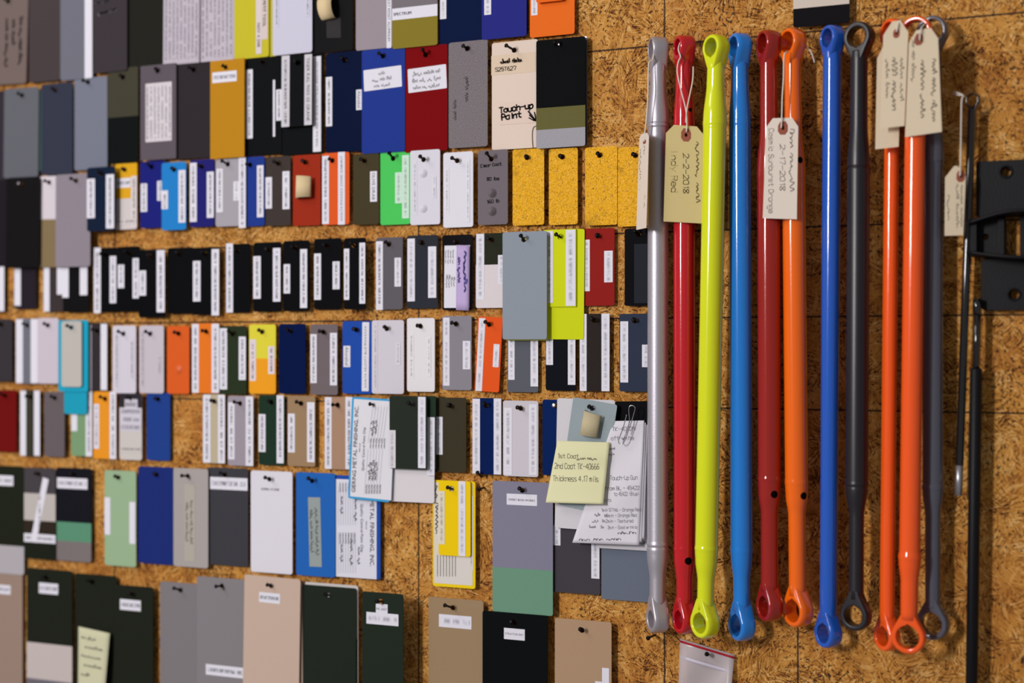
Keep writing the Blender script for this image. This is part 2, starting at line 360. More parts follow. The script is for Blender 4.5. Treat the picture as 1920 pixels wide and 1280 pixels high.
# ------------------------------------------------------------------ flat sheets given by four corners (real distance, real thickness)
def sheet(name, corners, dfun, mat, nu=8, nv=10, thick=0.0003, parent=None, loc=None, smooth=True):
    """corners TL, TR, BR, BL as photo pixels, dfun(u, v) = distance off the wall in metres"""
    tl, tr, br, bl = corners
    P = []
    for j in range(nv+1):
        v = j/nv
        for i in range(nu+1):
            u = i/nu
            x = (tl[0]*(1-u)+tr[0]*u)*(1-v)+(bl[0]*(1-u)+br[0]*u)*v; y = (tl[1]*(1-u)+tr[1]*u)*(1-v)+(bl[1]*(1-u)+br[1]*u)*v
            P.append(at(x, y, dfun(u, v)))
    org = loc or sum(P, Vector())/len(P)
    n = len(P); vs_ = [p-org for p in P]+[p-org+Vector((0, thick, 0)) for p in P]; fs_ = []
    W = nu+1
    for j in range(nv):
        for i in range(nu):
            a = j*W+i; fs_.append((a, a+W, a+W+1, a+1)); fs_.append((n+a, n+a+1, n+a+W+1, n+a+W))
    rim = [i for i in range(W)]+[j*W+nu for j in range(1, nv+1)]+[nv*W+i for i in range(nu-1, -1, -1)]+[j*W for j in range(nv-1, 0, -1)]
    for a, b in zip(rim, rim[1:]+rim[:1]): fs_.append((a, b, n+b, n+a))
    o = link(name, vs_, fs_, mat, parent, smooth)
    me = o.data
    me.uv_layers.new(name='UVMap'); me.uv_layers.new(name='Span'); uv = me.uv_layers['UVMap']; un = me.uv_layers['Span']
    hm = (P[0]-P[nv*W]).length*1000
    for lp in me.loops:
        k = lp.vertex_index % n; i, j = k % W, k//W
        uv.data[lp.index].uv = ((1-j/nv)*hm, i/nu); un.data[lp.index].uv = (1-j/nv, i/nu)
    if parent is None: o.location = org
    return o, org
def write_on(txt, corners, dfun, u, v, hpx, direction, mat, parent, org, ang=0.0, wpx=None, lift=0.0006, bold=0.10, rng=None, hand=True, xf=None):
    """handwriting that follows a sheet: anchored at (u, v), cap height hpx pixels"""
    rng = rng or random.Random(hash_(txt+str(u)))
    tl, tr, br, bl = corners
    cx = (tl[0]*(1-u)+tr[0]*u)*(1-v)+(bl[0]*(1-u)+br[0]*u)*v; cy = (tl[1]*(1-u)+tr[1]*u)*(1-v)+(bl[1]*(1-u)+br[1]*u)*v
    d0 = dfun(u, v)+lift
    if hand:
        segs, wd = scribble_lines(int(txt[1:]), rng) if txt.startswith('~') else hand_lines(txt, rng=rng)
        sc = hpx/6.0; wd *= sc
        if wpx: sc_x = wpx/wd
        else: sc_x = 1
    base = {'h': 0, 'u': 90, 'd': -90}[direction]+ang
    ca, sa = math.cos(math.radians(base)), math.sin(math.radians(base))
    def place(px, py):
        px = (px-wd/2)*sc_x; py -= hpx/2
        X, Y = px*ca-py*sa, -(px*sa+py*ca)
        vv = min(1, max(0, v+Y/max(1, abs(bl[1]-tl[1])))); xl = tl[0]+(bl[0]-tl[0])*vv; xr = tr[0]+(br[0]-tr[0])*vv
        dd = dfun(min(1, max(0, (cx+X-xl)/max(1, xr-xl))), vv)+lift
        if xf is not None: return xf @ at(cx+X, cy+Y, dd)
        return at(cx+X, cy+Y, dd)-org
    vs_, fs_ = ribbon(segs, sc, hpx*bold, place)
    return link('handwriting', vs_, fs_, mat, parent)
# ------------------------------------------------------------------ the wall
def box_mesh(name, x0, x1, y0, y1, z0, z1, mat):
    v = [(x, y, z) for x in (x0, x1) for y in (y0, y1) for z in (z0, z1)]
    f = [(0, 1, 3, 2), (4, 6, 7, 5), (0, 4, 5, 1), (2, 3, 7, 6), (0, 2, 6, 4), (1, 5, 7, 3)]
    return link(name, v, f, mat)
wall = box_mesh('wall_back', -1.9, 1.5, 0.0, 0.012, -1.1, 1.1, osb()); wall['kind'] = 'structure'
wall['label'] = 'orange-brown strand board wall with printed black guide lines'
# ------------------------------------------------------------------ nails
NAILM = paint((26, 24, 26), 0.38, 0.6, 0, 0, 0.0); NAILS = paint((150, 146, 150), 0.3, 0.9, 0, 0, 0.0)
def nail_mesh(mat):
    prof = [(0, 0.0), (0.0014, 0.0), (0.0024, 0.0003), (0.0028, 0.0008), (0.0027, 0.0014), (0.0015, 0.0020), (0.0014, 0.030), (0.0002, 0.036)]
    n = 10; vs_, fs_ = [], []
    for r, y in prof:
        for k in range(n): a = 2*math.pi*k/n; vs_.append((r*math.cos(a), y, r*math.sin(a)))
    for i in range(len(prof)-1):
        for k in range(n): fs_.append((i*n+k, i*n+(k+1) % n, (i+1)*n+(k+1) % n, (i+1)*n+k))
    me = bpy.data.meshes.new('nail'); me.from_pydata(vs_, [], fs_); me.materials.append(mat)
    me.polygons.foreach_set('use_smooth', [True]*len(fs_)); return me
NM = {0: nail_mesh(NAILM), 1: nail_mesh(NAILS)}
def nail(px, py, d, label, out=None, kind=0, up=None, side=None):
    """nail whose shank passes the photo point (px, py) at distance d off the wall, head `out` in front of that"""
    o = bpy.data.objects.new('nail', NM[kind]); COL.objects.link(o)
    out = random.uniform(0.006, 0.012) if out is None else out
    up = math.radians(random.uniform(4, 22)) if up is None else math.radians(up); side = math.radians(random.uniform(-12, 12)) if side is None else math.radians(side)
    R = Matrix.Rotation(side, 4, 'Z') @ Matrix.Rotation(-up, 4, 'X')
    dirv = (R @ Vector((0, -1, 0)))
    base = at(px, py, d)
    o.location = base+dirv*(out/abs(dirv.y)); o.rotation_euler = R.to_euler()
    o.scale = (1, (d+out+0.007)/0.036/abs(dirv.y), 1) if d+out+0.007 > 0.02 else (1, 0.75, 1)
    tag(o, label, 'nail', 'nails driven into the board'); return o
# ------------------------------------------------------------------ paint chips
PAPER = (226, 225, 236)
GROUP = ''; NCH = [0]; BOXES = []
def chip(lab, box, col, L=0, n=None, s=(), b=(), t=0, r=4, rough=0.5, mat=None, d=None, name='paint_chip', cat='paint chip', nk=0, hole=True, thick=0.0009, out=None, txt=(), coat=0.0, group=None):
    k = NCH[0]; NCH[0] += 1
    d = 0.003+((d/1000.0) if d is not None else (3.0+(k % 3)*1.15+L*4.6)/1000.0)
    x0, y0, x1, y1 = box; cx, cy = (x0+x1)/2, (y0+y1)/2
    W = at(x1, cy, d).x-at(x0, cy, d).x; H = at(cx, y0, d).z-at(cx, y1, d).z; c = at(cx, cy, d)
    sx, sz = W/(x1-x0), H/(y1-y0)
    mat = mat or paint(col, rough, coat=coat)
    ct, st = math.cos(math.radians(t)), math.sin(math.radians(t))
    def loc(px, py):
        p = at(px, py, d)-c; return (p.x*ct-p.z*st, p.x*st+p.z*ct)
    rad = r*sx
    h = None
    if n and hole: hx, hz = loc(n[0]+2, n[1]+2); h = (hx, hz, 0.0034)
    me = plate_mesh(name, rr(W, H, rad), thick, mat, h)
    o = bpy.data.objects.new(name, me); COL.objects.link(o); o.location = c; o.rotation_euler = (0, math.radians(t), 0)
    tag(o, lab, cat, group or GROUP)
    eps = 0.00012
    def patch(nm, q, m, y, thick_, ang=0, rad_=0.0):
        qx, qz = loc((q[0]+q[2])/2, (q[1]+q[3])/2); w_, h_ = (q[2]-q[0])*sx, (q[3]-q[1])*sz
        if isinstance(rad_, str):
            e = 2.5
            rad_ = tuple(rad if cnd else 0 for cnd in (abs(q[0]-x0) < e and abs(q[1]-y0) < e, abs(q[2]-x1) < e and abs(q[1]-y0) < e, abs(q[2]-x1) < e and abs(q[3]-y1) < e, abs(q[0]-x0) < e and abs(q[3]-y1) < e))
        hh = None
        if h and nm == 'paint_band' and abs(h[0]-qx) < w_/2-0.003 and abs(h[1]-qz) < h_/2-0.003: hh = h
        me_ = plate_mesh(nm, rr(w_, h_, rad_, 3), thick_, m, hh, (qx, qz), -y)
        p = bpy.data.objects.new(nm, me_); COL.objects.link(p); p.parent = o
        if ang:
            M = Matrix.Translation((qx, 0, qz)) @ Matrix.Rotation(math.radians(ang), 4, 'Y') @ Matrix.Translation((-qx, 0, -qz)); me_.transform(M)
        me_.uv_layers.new(name='UVMap'); me_.uv_layers.new(name='Span'); uv = me_.uv_layers['UVMap']; un = me_.uv_layers['Span']; ver = h_ > w_
        for lp in me_.loops:
            v = me_.vertices[lp.vertex_index].co; a = (v.x-qx)/w_+0.5; bb = (v.z-qz)/h_+0.5
            if ver: uv.data[lp.index].uv = (bb*h_*1000, a); un.data[lp.index].uv = (bb, a)
            else: uv.data[lp.index].uv = (a*w_*1000, bb); un.data[lp.index].uv = (a, bb)
        return p, qx, qz, w_, h_
    for q in b: patch('paint_band', q[:4], q[4] if not isinstance(q[4], tuple) else paint(q[4], rough), eps, eps, rad_='auto')
    y = eps*1.0
    for q in s:
        mode = q[4] if len(q) > 4 else 'b'; tx = q[5] if len(q) > 5 else None; ang = q[6] if len(q) > 6 else 0; pc = q[7] if len(q) > 7 else PAPER
        y += eps*1.2
        if mode == 'b': m = printed(pc, (96, 96, 112), True)
        elif mode == 's': m = printed(pc, (58, 58, 74), False)
        elif mode[0] == 'd': m = printed(pc, (96, 94, 110), False, int(mode[1:]))
        else: m = flat(pc, 0.6)
        p, qx, qz, w_, h_ = patch('masking_tape' if pc != PAPER and mode[0] in 'HN' else 'label_sticker', q[:4], m, y, eps, ang, 0.0012 if mode == 'R' or mode[0] == 'H' and pc == PAPER else 0.0003)
        if mode[0] == 'T':
            ln, wd = (h_, w_) if mode[1] in 'ud' else (w_, h_)
            text_obj(tx, qx, qz, -y-0.00005, wd*0.5, mode[1], INK, p, fit=ln*0.9)
        if mode[0] == 'H':
            lines = tx.split('|'); m_ = len(lines)
            for i, ltx in enumerate(lines):
                f_ = (i+0.5)/m_-0.5
                if mode[1] == 'h': text_obj(ltx, qx, qz-f_*h_*0.86, -y-0.00005, h_/m_*0.5, 'h', PENCIL if pc == PAPER else INK, p, fit=w_*0.86, hand=True, ang=-ang)
                else: text_obj(ltx, qx-f_*w_*0.86*(1 if mode[1] == 'd' else -1)*(1 if mode[1] == 'd' else 1), qz, -y-0.00005, w_/m_*0.5, mode[1], PENCIL if pc == PAPER else INK, p, fit=h_*0.88, hand=True, ang=-ang)
    for q in txt:      # ink straight on the chip: (text, cx, cy, cap height px, dir, hand, ink, fit px)
        qx, qz = loc(q[1], q[2])
        text_obj(q[0], qx, qz, -eps*6 if len(s) else -eps*2.2, q[3]*sz, q[4], q[6] if len(q) > 6 else INK, o, fit=(q[7]*sx if len(q) > 7 else None), hand=q[5], bold=(q[8]*sx if len(q) > 8 else None), ang=(q[9] if len(q) > 9 else 0))
    if n: nail(n[0]+2, n[1]+2, d, ('silver nail holding the ' if nk else 'black nail holding the ')+lab, kind=nk, out=out)
    BOXES.append((o, box, d)); return o, c, d
W_ = PAPER
# ---- top row, cut by the upper edge of the photo
GROUP = 'large chips along the top edge'
chip('taupe chip with black vertical handwriting in the top left corner', (-22, -14, 51, 158), (116, 102, 98), t=1.8, n=(13, 1), rough=0.35, txt=[('~50', 14, 82, 9, 'd', True, INK, 100, 1.1), ('~30', 27, 62, 9, 'd', True, INK, 60, 1.1), ('~55', 40, 78, 9, 'd', True, INK, 110, 1.1)])
chip('plain dark aubergine chip right of the taupe handwritten chip', (54, -20, 113, 153), (72, 64, 66))
chip('slate grey top chip with a long white strip on its right', (113, -30, 174, 149), (112, 114, 126), s=[(159, -28, 173, 146, 'n')])
chip('charcoal top chip with two lines of faint white lettering', (173, -30, 238, 135), (62, 56, 60), L=1, txt=[('~20', 193, 2, 6, 'h', True, WHITEINK, 28, 1.2), ('~32', 203, 19, 8, 'h', True, WHITEINK, 54, 1.5, 9)])
chip('plain black-olive top chip left of the two white data sheets', (236, -30, 306, 129), (36, 36, 31))
chip('left one of two white cards full of vertical small print', (306, -40, 374, 120), (186, 178, 190), r=1, s=[(308, -38, 372, 118, 'd9', None, 0, (190, 182, 194))], t=0.5)
chip('right one of two white cards full of vertical small print', (375, -40, 439, 117), (188, 180, 192), r=1, s=[(377, -38, 437, 115, 'd8', None, 0, (192, 184, 196))])
chip('lime yellow chip with date sticker reading NOV 4', (439, -40, 504, 109), (200, 190, 50), s=[(481, -40, 502, 74, 'n', None, 0, (214, 200, 196)), (480, -40, 491, 101, 'n', None, 0, (218, 206, 206))], txt=[('NOV 4 2018', 485.5, 66, 6, 'd', False, INK, 66), ('PETIT TOOL', 496, 26, 6, 'd', False, INK, 76)])
chip('narrow yellow sliver of chip beside the lavender white chip', (496, -40, 520, 106), (196, 186, 60), d=2.0)
chip('lavender white top chip with tiny vertical print near its edges', (511, -40, 585, 101), (206, 206, 224), L=1, s=[(515, -38, 523, 52, 's', None, 0, (206, 206, 224)), (573, -38, 581, 30, 's', None, 0, (206, 206, 224))])
OB1 = chip('black chip with curled beige tape and a scratched grid', (585, -40, 662, 97), (22, 22, 24), rough=0.35)
chip('mauve grey top chip with a strip reading ALUMINUM', (667, -40, 735, 92), (156, 146, 154), s=[(725, -38, 734, 91, 'Td', 'HIGH HEAT RESIST ALUMINUM')])
chip('gold and grey chip with a white band reading SPECTRUM', (735, -40, 820, 88), (136, 122, 44), L=1, b=[(735, -40, 820, 17, (122, 116, 122))], s=[(735, 12, 820, 34, 'n')], txt=[('SPECTRUM', 755, 25.5, 5.5, 'h', False, INK, 36)])
chip('plain navy top chip with a small sticker at its upper left', (823, -40, 906, 84), (8, 24, 62), s=[(825, -40, 837, 36, 'b')])
chip('dark purple edge of a chip behind the violet blue top chip', (910, -40, 989, 69), (26, 26, 70), d=2.2)
chip('violet blue top chip with a small sticker at its upper left', (903, -40, 987, 71), (42, 46, 132), L=1, s=[(908, -40, 921, 28, 'b')])
chip('orange chip in the top row beside bare board', (993, -40, 1077, 67), (236, 112, 36), s=[(996, -40, 1008, 29, 'b')])
chip('small orange chip hanging over the larger orange top chip', (1005, -90, 1056, 3), (236, 108, 34), L=1)
# ---- second row
GROUP = 'large chips in the second row'
chip('dark sliver of chip at the left edge above a big black chip', (-40, 172, 8, 345), (54, 48, 56), d=3)
chip('grey second-row chip near the left edge', (7, 165, 72, 333), (100, 102, 110), n=(39, 177), t=0.7)
chip('greenish grey edge of a chip behind the dark blue-grey chip', (50, 170, 78, 322), (62, 92, 86), d=2.0)
chip('dark blue-grey second-row chip without stickers', (77, 156, 136, 327), (54, 58, 74), n=(101, 167), L=1, d=7)
chip('light slate second-row chip between dark blue-grey and olive ones', (139, 145, 201, 318), (120, 124, 140), n=(163, 152), nk=0)
chip('olive chip with a black lower half in the second row', (202, 127, 259, 306), (68, 66, 54), n=(228, 143), b=[(202, 219, 259, 306, (18, 22, 22))])
chip('purple-grey chip with a large white printed sticker', (263, 121, 330, 299), (96, 88, 96), n=(293, 131), L=1, s=[(273, 155, 322, 265, 'd7', None, 0, (214, 208, 214))], r=2)
chip('dark aubergine second-row chip left of the mustard chip', (329, 118, 396, 297), (50, 44, 48), n=(361, 129), r=2)
chip('mustard yellow second-row chip with one small sticker', (394, 112, 458, 296), (190, 134, 32), n=(421, 124), L=1, s=[(398, 134, 444, 154, 's')], r=1)
chip('black second-row chip with a long sticker beside the mustard chip', (460, 108, 528, 290), (17, 19, 21), n=(491, 114), s=[(461, 130, 474, 260, 's'), (512, 150, 516, 256, 'n'), (518, 168, 529, 226, 's')], d=4)
chip('wide black second-row chip with long sticker along its right', (524, 102, 605, 289), (17, 19, 21), d=3, s=[(587, 106, 602, 284, 'Tu', 'TIGER RAL 9005 05 GRANE MATTE BLK SMOOTH TGT')])
chip('short black chip between two white strips in the second row', (528, 102, 585, 237), (17, 19, 21), n=(556, 116), L=1, s=[(528, 104, 543, 238, 's', None, 0.3, (206, 204, 212)), (571, 102, 585, 234, 'Td', 'TIGER RAL 9005 05 GRANE', 0.3, (206, 204, 212))])
chip('navy second-row chip with a sticker on each side', (611, 97, 680, 285), (7, 20, 52), n=(644, 111), d=3, s=[(611, 144, 623, 237, 's'), (668, 168, 679, 206, 'Td', 'Alunabal')])
chip('royal blue second-row chip with a white handwritten label', (678, 91, 759, 286), (36, 58, 144), n=(716, 103), d=6, s=[(682, 127, 753, 167, 'Hh', '~12|~40|~30', -2.5)])
chip('deep red second-row chip with a white handwritten label', (758, 86, 839, 284), (124, 8, 14), n=(796, 101), d=5, s=[(765, 125, 837, 170, 'Hh', '~42|~38|~44', -2.5)])
chip('speckled silver chip with faint grey writing in the second row', (841, 77, 914, 276), (136, 128, 132), n=(874, 89), d=7, mat=paint((124, 117, 121), 0.5, 0.0, 0.35, 0, 0.45), txt=[('~30', 873, 165, 9, 'u', True, PENCIL, 70), ('~34', 852, 205, 7, 'u', True, PENCIL, 60)])
o_, c_, d_ = chip('cream chip with taped handwriting reading Touch-up Paint', (922, 77, 1008, 279), (228, 210, 196), n=(962, 92), d=4, out=0.018,
     s=[(921, 101, 1004, 138, 'N', None, 0, (222, 200, 176)), (937, 190, 1006, 232, 'N', None, 0, (226, 204, 190))],
     txt=[('~34', 960, 113, 8, 'h', True, paint((176, 152, 132), 0.8), 60, 1.6), ('S25T627', 949, 129, 8, 'h', True, INK, 40, 0.9), ('Touch-up', 969, 202, 13, 'h', True, INK, 64, 2.3, 4), ('Paint', 960, 217, 14, 'h', True, INK, 38, 2.3, 4)])
RULE = flat((150, 150, 160))
def ink_path(o, c, d, pts, w, mat=INK, lift=0.0009):
    inv = o.matrix_basis.inverted(); vs_, fs_ = ribbon([[(p[0], p[1]) for p in pts]], 1.0, w, lambda x, y: inv @ at(x, y, d+lift))
    return link('ink_mark', vs_, fs_, mat, o)
ink_path(o_, c_, d_, [(991, 209), (1003, 225)], 3.2); ink_path(o_, c_, d_, [(1002, 211), (1004, 226), (992, 221)], 2.2); ink_path(o_, c_, d_, [(993, 216), (1004, 226)], 2.6)
ink_path(o_, c_, d_, [(1005, 236), (1000, 239), (998, 248), (998, 262), (999, 276)], 1.0)
chip('brushed metal edge of a chip behind the black-olive-silver chip', (1012, 72, 1101, 275), (150, 146, 150), d=4, mat=paint((150, 146, 150), 0.4, 0.8, 0.1))
chip('tall black chip with olive and brushed silver bands below', (1005, 72, 1097, 276), (10, 12, 14), n=(1042, 82), d=9, b=[(1005, 200, 1097, 241, (104, 100, 58)), (1005, 241, 1097, 276, paint((162, 160, 168), 0.5, 0.0, 0.2, 0, 0.10))])
# ---- third row: small chips
GROUP = 'small chips in the third row'
chip('navy small chip with two stickers left of the yellow-white chip', (163, 313, 215, 433), (22, 34, 56), n=(187, 324), s=[(163, 335, 178, 409, 's'), (199, 327, 214, 428, 's')], d=14)
chip('yellow and white small chip near the upper left', (216, 304, 257, 430), (224, 168, 36), n=(231, 316), b=[(216, 372, 257, 430, (212, 204, 204))], s=[(216, 334, 245, 352, 's'), (246, 330, 257, 425, 's', None, 0, (220, 212, 212)), (217, 410, 256, 420, 's', None, 0, (212, 204, 204))], d=4)
chip('glossy indigo small chip half behind the sky blue one', (263, 302, 309, 427), (34, 38, 122), n=(282, 311), s=[(264, 344, 276, 397, 's'), (295, 339, 306, 376, 's')], d=4, rough=0.12)
chip('sky blue small chip with two stickers in the third row', (303, 304, 349, 431), (40, 130, 204), n=(324, 316), s=[(303, 357, 315, 392, 's'), (335, 319, 348, 417, 's')], d=7)
chip('indigo small chip with two long stickers left of the silver chip', (356, 299, 402, 425), (38, 36, 114), n=(376, 310), s=[(356, 305, 369, 416, 's'), (388, 322, 401, 408, 's')], d=5)
chip('silver grey small chip with stickers left of a blue one', (404, 297, 461, 424), (168, 164, 172), n=(425, 306), s=[(406, 316, 418, 398, 's'), (438, 340, 449, 376, 'b'), (448, 295, 461, 427, 's')], d=6)
chip('blue small chip with one sticker beside the silver chip', (450, 294, 496, 424), (36, 60, 142), n=(467, 307), s=[(482, 310, 494, 407, 's')], d=4)
chip('dark brown-grey small chip with a sticker on each edge', (498, 293, 545, 423), (66, 58, 56), n=(519, 304), s=[(498, 332, 510, 391, 's'), (530, 321, 543, 392, 's')])
OB2 = chip('rust red small chip with a curl of masking tape', (549, 290, 601, 423), (158, 48, 28), n=(570, 302))
chip('orange small chip with two full-length stickers left of olive chip', (604, 286, 655, 421), (226, 92, 40), n=(621, 299), s=[(604, 292, 617, 420, 's'), (634, 285, 647, 421, 'Tu', 'AXALTA PFXXXXX COSMIC SUNBURST')])
chip('olive small chip with a sticker reading OLIVE DRAB', (662, 288, 711, 421), (70, 62, 42), n=(681, 299), s=[(694, 321, 707, 378, 'Td', 'OLIVE DRAB')])
chip('bright green small chip with two stickers', (713, 283, 769, 421), (80, 204, 96), n=(735, 295), s=[(754, 291, 767, 409, 'b', None, 0, (204, 232, 214)), (741, 323, 754, 381, 'b', None, 0, (204, 232, 214))], d=4, out=0.014)
OB3 = chip('white small chip with two round dents', (769, 281, 825, 421), (220, 219, 230), n=(792, 297), d=7, out=0.014, s=[(774, 302, 782, 402, 'b', None, 0, (220, 219, 230)), (811, 330, 818, 371, 'b', None, 0, (220, 219, 230))])
chip('plain white small chip left of the grey clear coat chip', (831, 285, 887, 426), (226, 226, 236), n=(855, 299), d=6, out=0.014, rough=0.4, s=[(834, 315, 842, 398, 'b', None, 0, (226, 226, 236)), (874, 298, 881, 416, 'b', None, 0, (226, 226, 236))])
OB4 = chip('grey dented small chip handwritten Clear Coat', (896, 281, 952, 421), (116, 108, 114), n=(919, 296), d=7, out=0.016,  txt=[('Clear Coat', 921, 309, 8.5, 'h', True, INK, 40, 1.0, 3), ('80 lbs', 925, 335, 9, 'h', True, INK, 24, 1.0), ('160 lb', 925, 377, 8, 'h', True, INK, 24, 1.0, 3)])
for nm, bx, n_ in (('first textured yellow chip right of the clear coat chip', (961, 279, 1020, 422), (986, 293)), ('second textured yellow chip right of the clear coat chip', (1029, 278, 1083, 421), (1052, 292)),
                   ('textured yellow chip abutting the one behind the paper tag', (1097, 275, 1157, 422), (1122, 289)), ('textured yellow chip partly behind the silver rod and tag', (1158, 275, 1216, 424), (1189, 289))):
    chip(nm, bx, None, n=n_, mat=rough_yellow(), thick=0.0016, d=5 if '1097' not in str(bx[0]) else 6, out=0.006)
# ---- fourth row: mostly black
GROUP = 'small chips in the fourth row'
chip('dark chip cut by the left edge with a white strip', (-40, 470, 9, 585), (50, 44, 50), s=[(-4, 472, 8, 583, 'n')], d=3)
chip('dark chip behind the big black one at the left edge', (-40, 338, 14, 500), (34, 30, 36), d=4)
chip('big black chip with a silver nail at the left', (11, 332, 74, 502), (24, 22, 24), n=(38, 344), nk=1, d=11, t=0.6, r=6)
chip('white chip with a tan lower half behind the lavender chip', (73, 330, 112, 501), (214, 206, 214), n=(90, 340), d=7, b=[(73, 411, 112, 501, (132, 114, 84))], t=1.2)
chip('lavender grey large chip overlapping the white-tan chip', (104, 326, 169, 500), (142, 134, 144), n=(140, 337), d=11, t=0.2)
chip('dark aubergine chip peeking out under the big black chip', (26, 460, 68, 579), (40, 34, 42), s=[(27, 480, 39, 573, 'n')], d=3)
chip('brown-grey chip peeking out under the white-tan chip', (81, 460, 120, 584), (62, 54, 56), s=[(82, 470, 93, 584, 'n'), (107, 470, 118, 552, 'n')], d=3)
chip('black chip with two strips peeking out under the lavender chip', (118, 462, 167, 585), (20, 20, 22), s=[(117, 480, 129, 558, 'n'), (150, 480, 164, 553, 'n')], d=5)
BK = (13, 14, 17)
chip('first fully visible black chip with a full-length sticker left', (176, 464, 222, 585), BK, n=(197, 476), s=[(176, 464, 189, 587, 's'), (206, 480, 218, 568, 's')], d=4)
chip('black small chip with one short and one long sticker', (219, 462, 262, 584), BK, n=(242, 474), s=[(221, 496, 233, 540, 's'), (249, 484, 261, 559, 's')], d=6)
chip('black small chip hanging lowest in the fourth row', (260, 469, 309, 595), BK, n=(279, 478), s=[(261, 507, 274, 554, 's'), (294, 469, 309, 585, 's')], d=8)
chip('black small chip without any sticker in the fourth row', (314, 464, 363, 588), BK, n=(333, 474), d=4)
chip('black small chip overlapping the sticker-free black chip', (361, 464, 411, 590), BK, n=(384, 474), s=[(362, 489, 376, 565, 's'), (397, 467, 411, 591, 's')], d=6)
chip('black small chip with one full-length sticker on its left', (422, 457, 469, 586), BK, n=(443, 469), s=[(424, 456, 437, 586, 's')])
chip('black small chip with two stickers, third from the grey one', (475, 454, 527, 584), BK, n=(502, 467), s=[(475, 480, 489, 560, 's'), (512, 465, 526, 565, 's')])
chip('black small chip with low left sticker and long right sticker', (531, 451, 580, 583), BK, n=(552, 463), s=[(532, 495, 544, 550, 's'), (563, 467, 576, 577, 's')])
chip('black small chip with long left and short right sticker', (589, 447, 640, 580), BK, n=(612, 459), s=[(589, 475, 602, 562, 's'), (624, 490, 637, 542, 's')])
chip('black small chip standing off the board left of grey chip', (645, 446, 686, 580), BK, n=(661, 458), s=[(645, 466, 655, 562, 's'), (674, 455, 685, 569, 's')], d=11)
chip('mid grey small chip with full-length sticker in fourth row', (705, 445, 755, 580), (98, 94, 102), n=(727, 456), s=[(705, 452, 718, 581, 's'), (740, 483, 752, 537, 'b')])
chip('charcoal blue small chip with two broad blurred stickers', (762, 441, 821, 578), (48, 50, 58), n=(789, 453), s=[(764, 447, 778, 565, 'b'), (803, 462, 818, 558, 'b')])
OB5 = chip('glossy black chip with white sheet and purple note', (829, 440, 886, 581), (20, 18, 22), n=(853, 452), rough=0.15, s=[(833, 460, 881, 577, 'n', None, 0.6)])
chip('dark green over white small chip left of big slate chip', (892, 437, 948, 577), (222, 214, 218), n=(918, 447), b=[(892, 437, 948, 496, (42, 45, 34))], s=[(893, 438, 908, 562, 'b'), (934, 478, 946, 533, 'b')], d=4)
chip('yellow-green edge of chip behind the big slate chip', (948, 440, 1027, 638), (206, 206, 90), d=8)
chip('big slate blue-grey chip overlapping a lime chip', (942, 434, 1025, 636), (144, 154, 166), n=(980, 447), d=13, thick=0.0012)
chip('tall lime chip beside the big slate chip', (1022, 430, 1095, 636), (208, 218, 30), n=None, d=5, t=0.5)
chip('shorter lime chip with two stickers atop the tall lime chip', (1019, 430, 1080, 575), (210, 220, 30), n=(1048, 442), d=7, s=[(1023, 433, 1037, 568, 'b'), (1061, 431, 1079, 573, 'b')], r=1)
chip('brick red small chip with two blurred stickers', (1093, 428, 1152, 573), (146, 34, 30), n=(1119, 440), d=3, s=[(1094, 449, 1106, 546, 'b'), (1133, 470, 1149, 529, 'b')])
chip('black chip with a dark matte panel behind the silver rod', (1171, 428, 1228, 573), (14, 15, 19), n=(1195, 437), d=4, b=[(1189, 457, 1222, 568, (40, 42, 50))])
# ---- fifth row
GROUP = 'small chips in the fifth row'
chip('dark charcoal chip cut by the left edge in fifth row', (-30, 598, 23, 715), (58, 54, 58), n=(0, 606))
chip('silver-blue chip between two white strips near the left edge', (30, 597, 73, 719), (112, 114, 126), n=(49, 608), s=[(30, 598, 43, 718, 'n'), (58, 598, 71, 718, 'n')], d=4)
chip('plain white chip left of the turquoise one', (70, 596, 110, 719), (204, 194, 206), n=(87, 608), d=6)
chip('long turquoise chip hanging below the beige-fronted turquoise chip', (120, 640, 163, 776), (34, 158, 188), d=7)
chip('wide turquoise chip behind a beige chip', (109, 600, 165, 734), (34, 162, 194), d=9)
chip('beige chip in front of the wide turquoise chip', (115, 602, 153, 725), (190, 186, 180), n=(131, 612), d=12)
chip('black-brown chip with pale strips right of the turquoise chips', (165, 606, 202, 732), (54, 48, 52), n=(180, 618), d=4, s=[(165, 608, 172, 730, 'n', None, 0, (190, 184, 190)), (189, 607, 201, 731, 'n')])
chip('white small chip right of the black-brown striped chip', (211, 610, 255, 737), (212, 208, 220), n=(229, 624), s=[(215, 622, 223, 730, 's', None, 0, (212, 208, 220)), (244, 636, 251, 712, 's', None, 0, (212, 208, 220))])
chip('lavender white small chip left of the dented orange chip', (261, 610, 307, 737), (200, 192, 202), n=(279, 624), s=[(264, 616, 271, 730, 's', None, 0, (200, 192, 202)), (296, 668, 302, 700, 's', None, 0, (200, 192, 202))])
OB6 = chip('orange small chip with one round dent', (313, 611, 355, 738), (220, 96, 40), n=(332, 623))
chip('orange small chip between two white full-length strips', (360, 606, 411, 737), (232, 122, 40), n=(384, 619), s=[(360, 607, 373, 736, 's'), (397, 607, 411, 736, 's')])
chip('dark green small chip with two stickers in fifth row', (412, 611, 462, 739), (44, 54, 36), n=(434, 624), s=[(412, 615, 426, 730, 's'), (448, 631, 461, 712, 's')], d=4)
chip('yellow over amber small chip', (467, 608, 517, 738), (224, 214, 66), n=(489, 620), b=[(467, 672, 517, 738, (240, 162, 38))], s=[(468, 636, 480, 714, 's', None, 0, (226, 214, 220)), (503, 649, 515, 701, 's', None, 0, (226, 214, 220))])
chip('plain navy small chip without stickers in fifth row', (523, 607, 573, 738), (7, 24, 70), n=(543, 619))
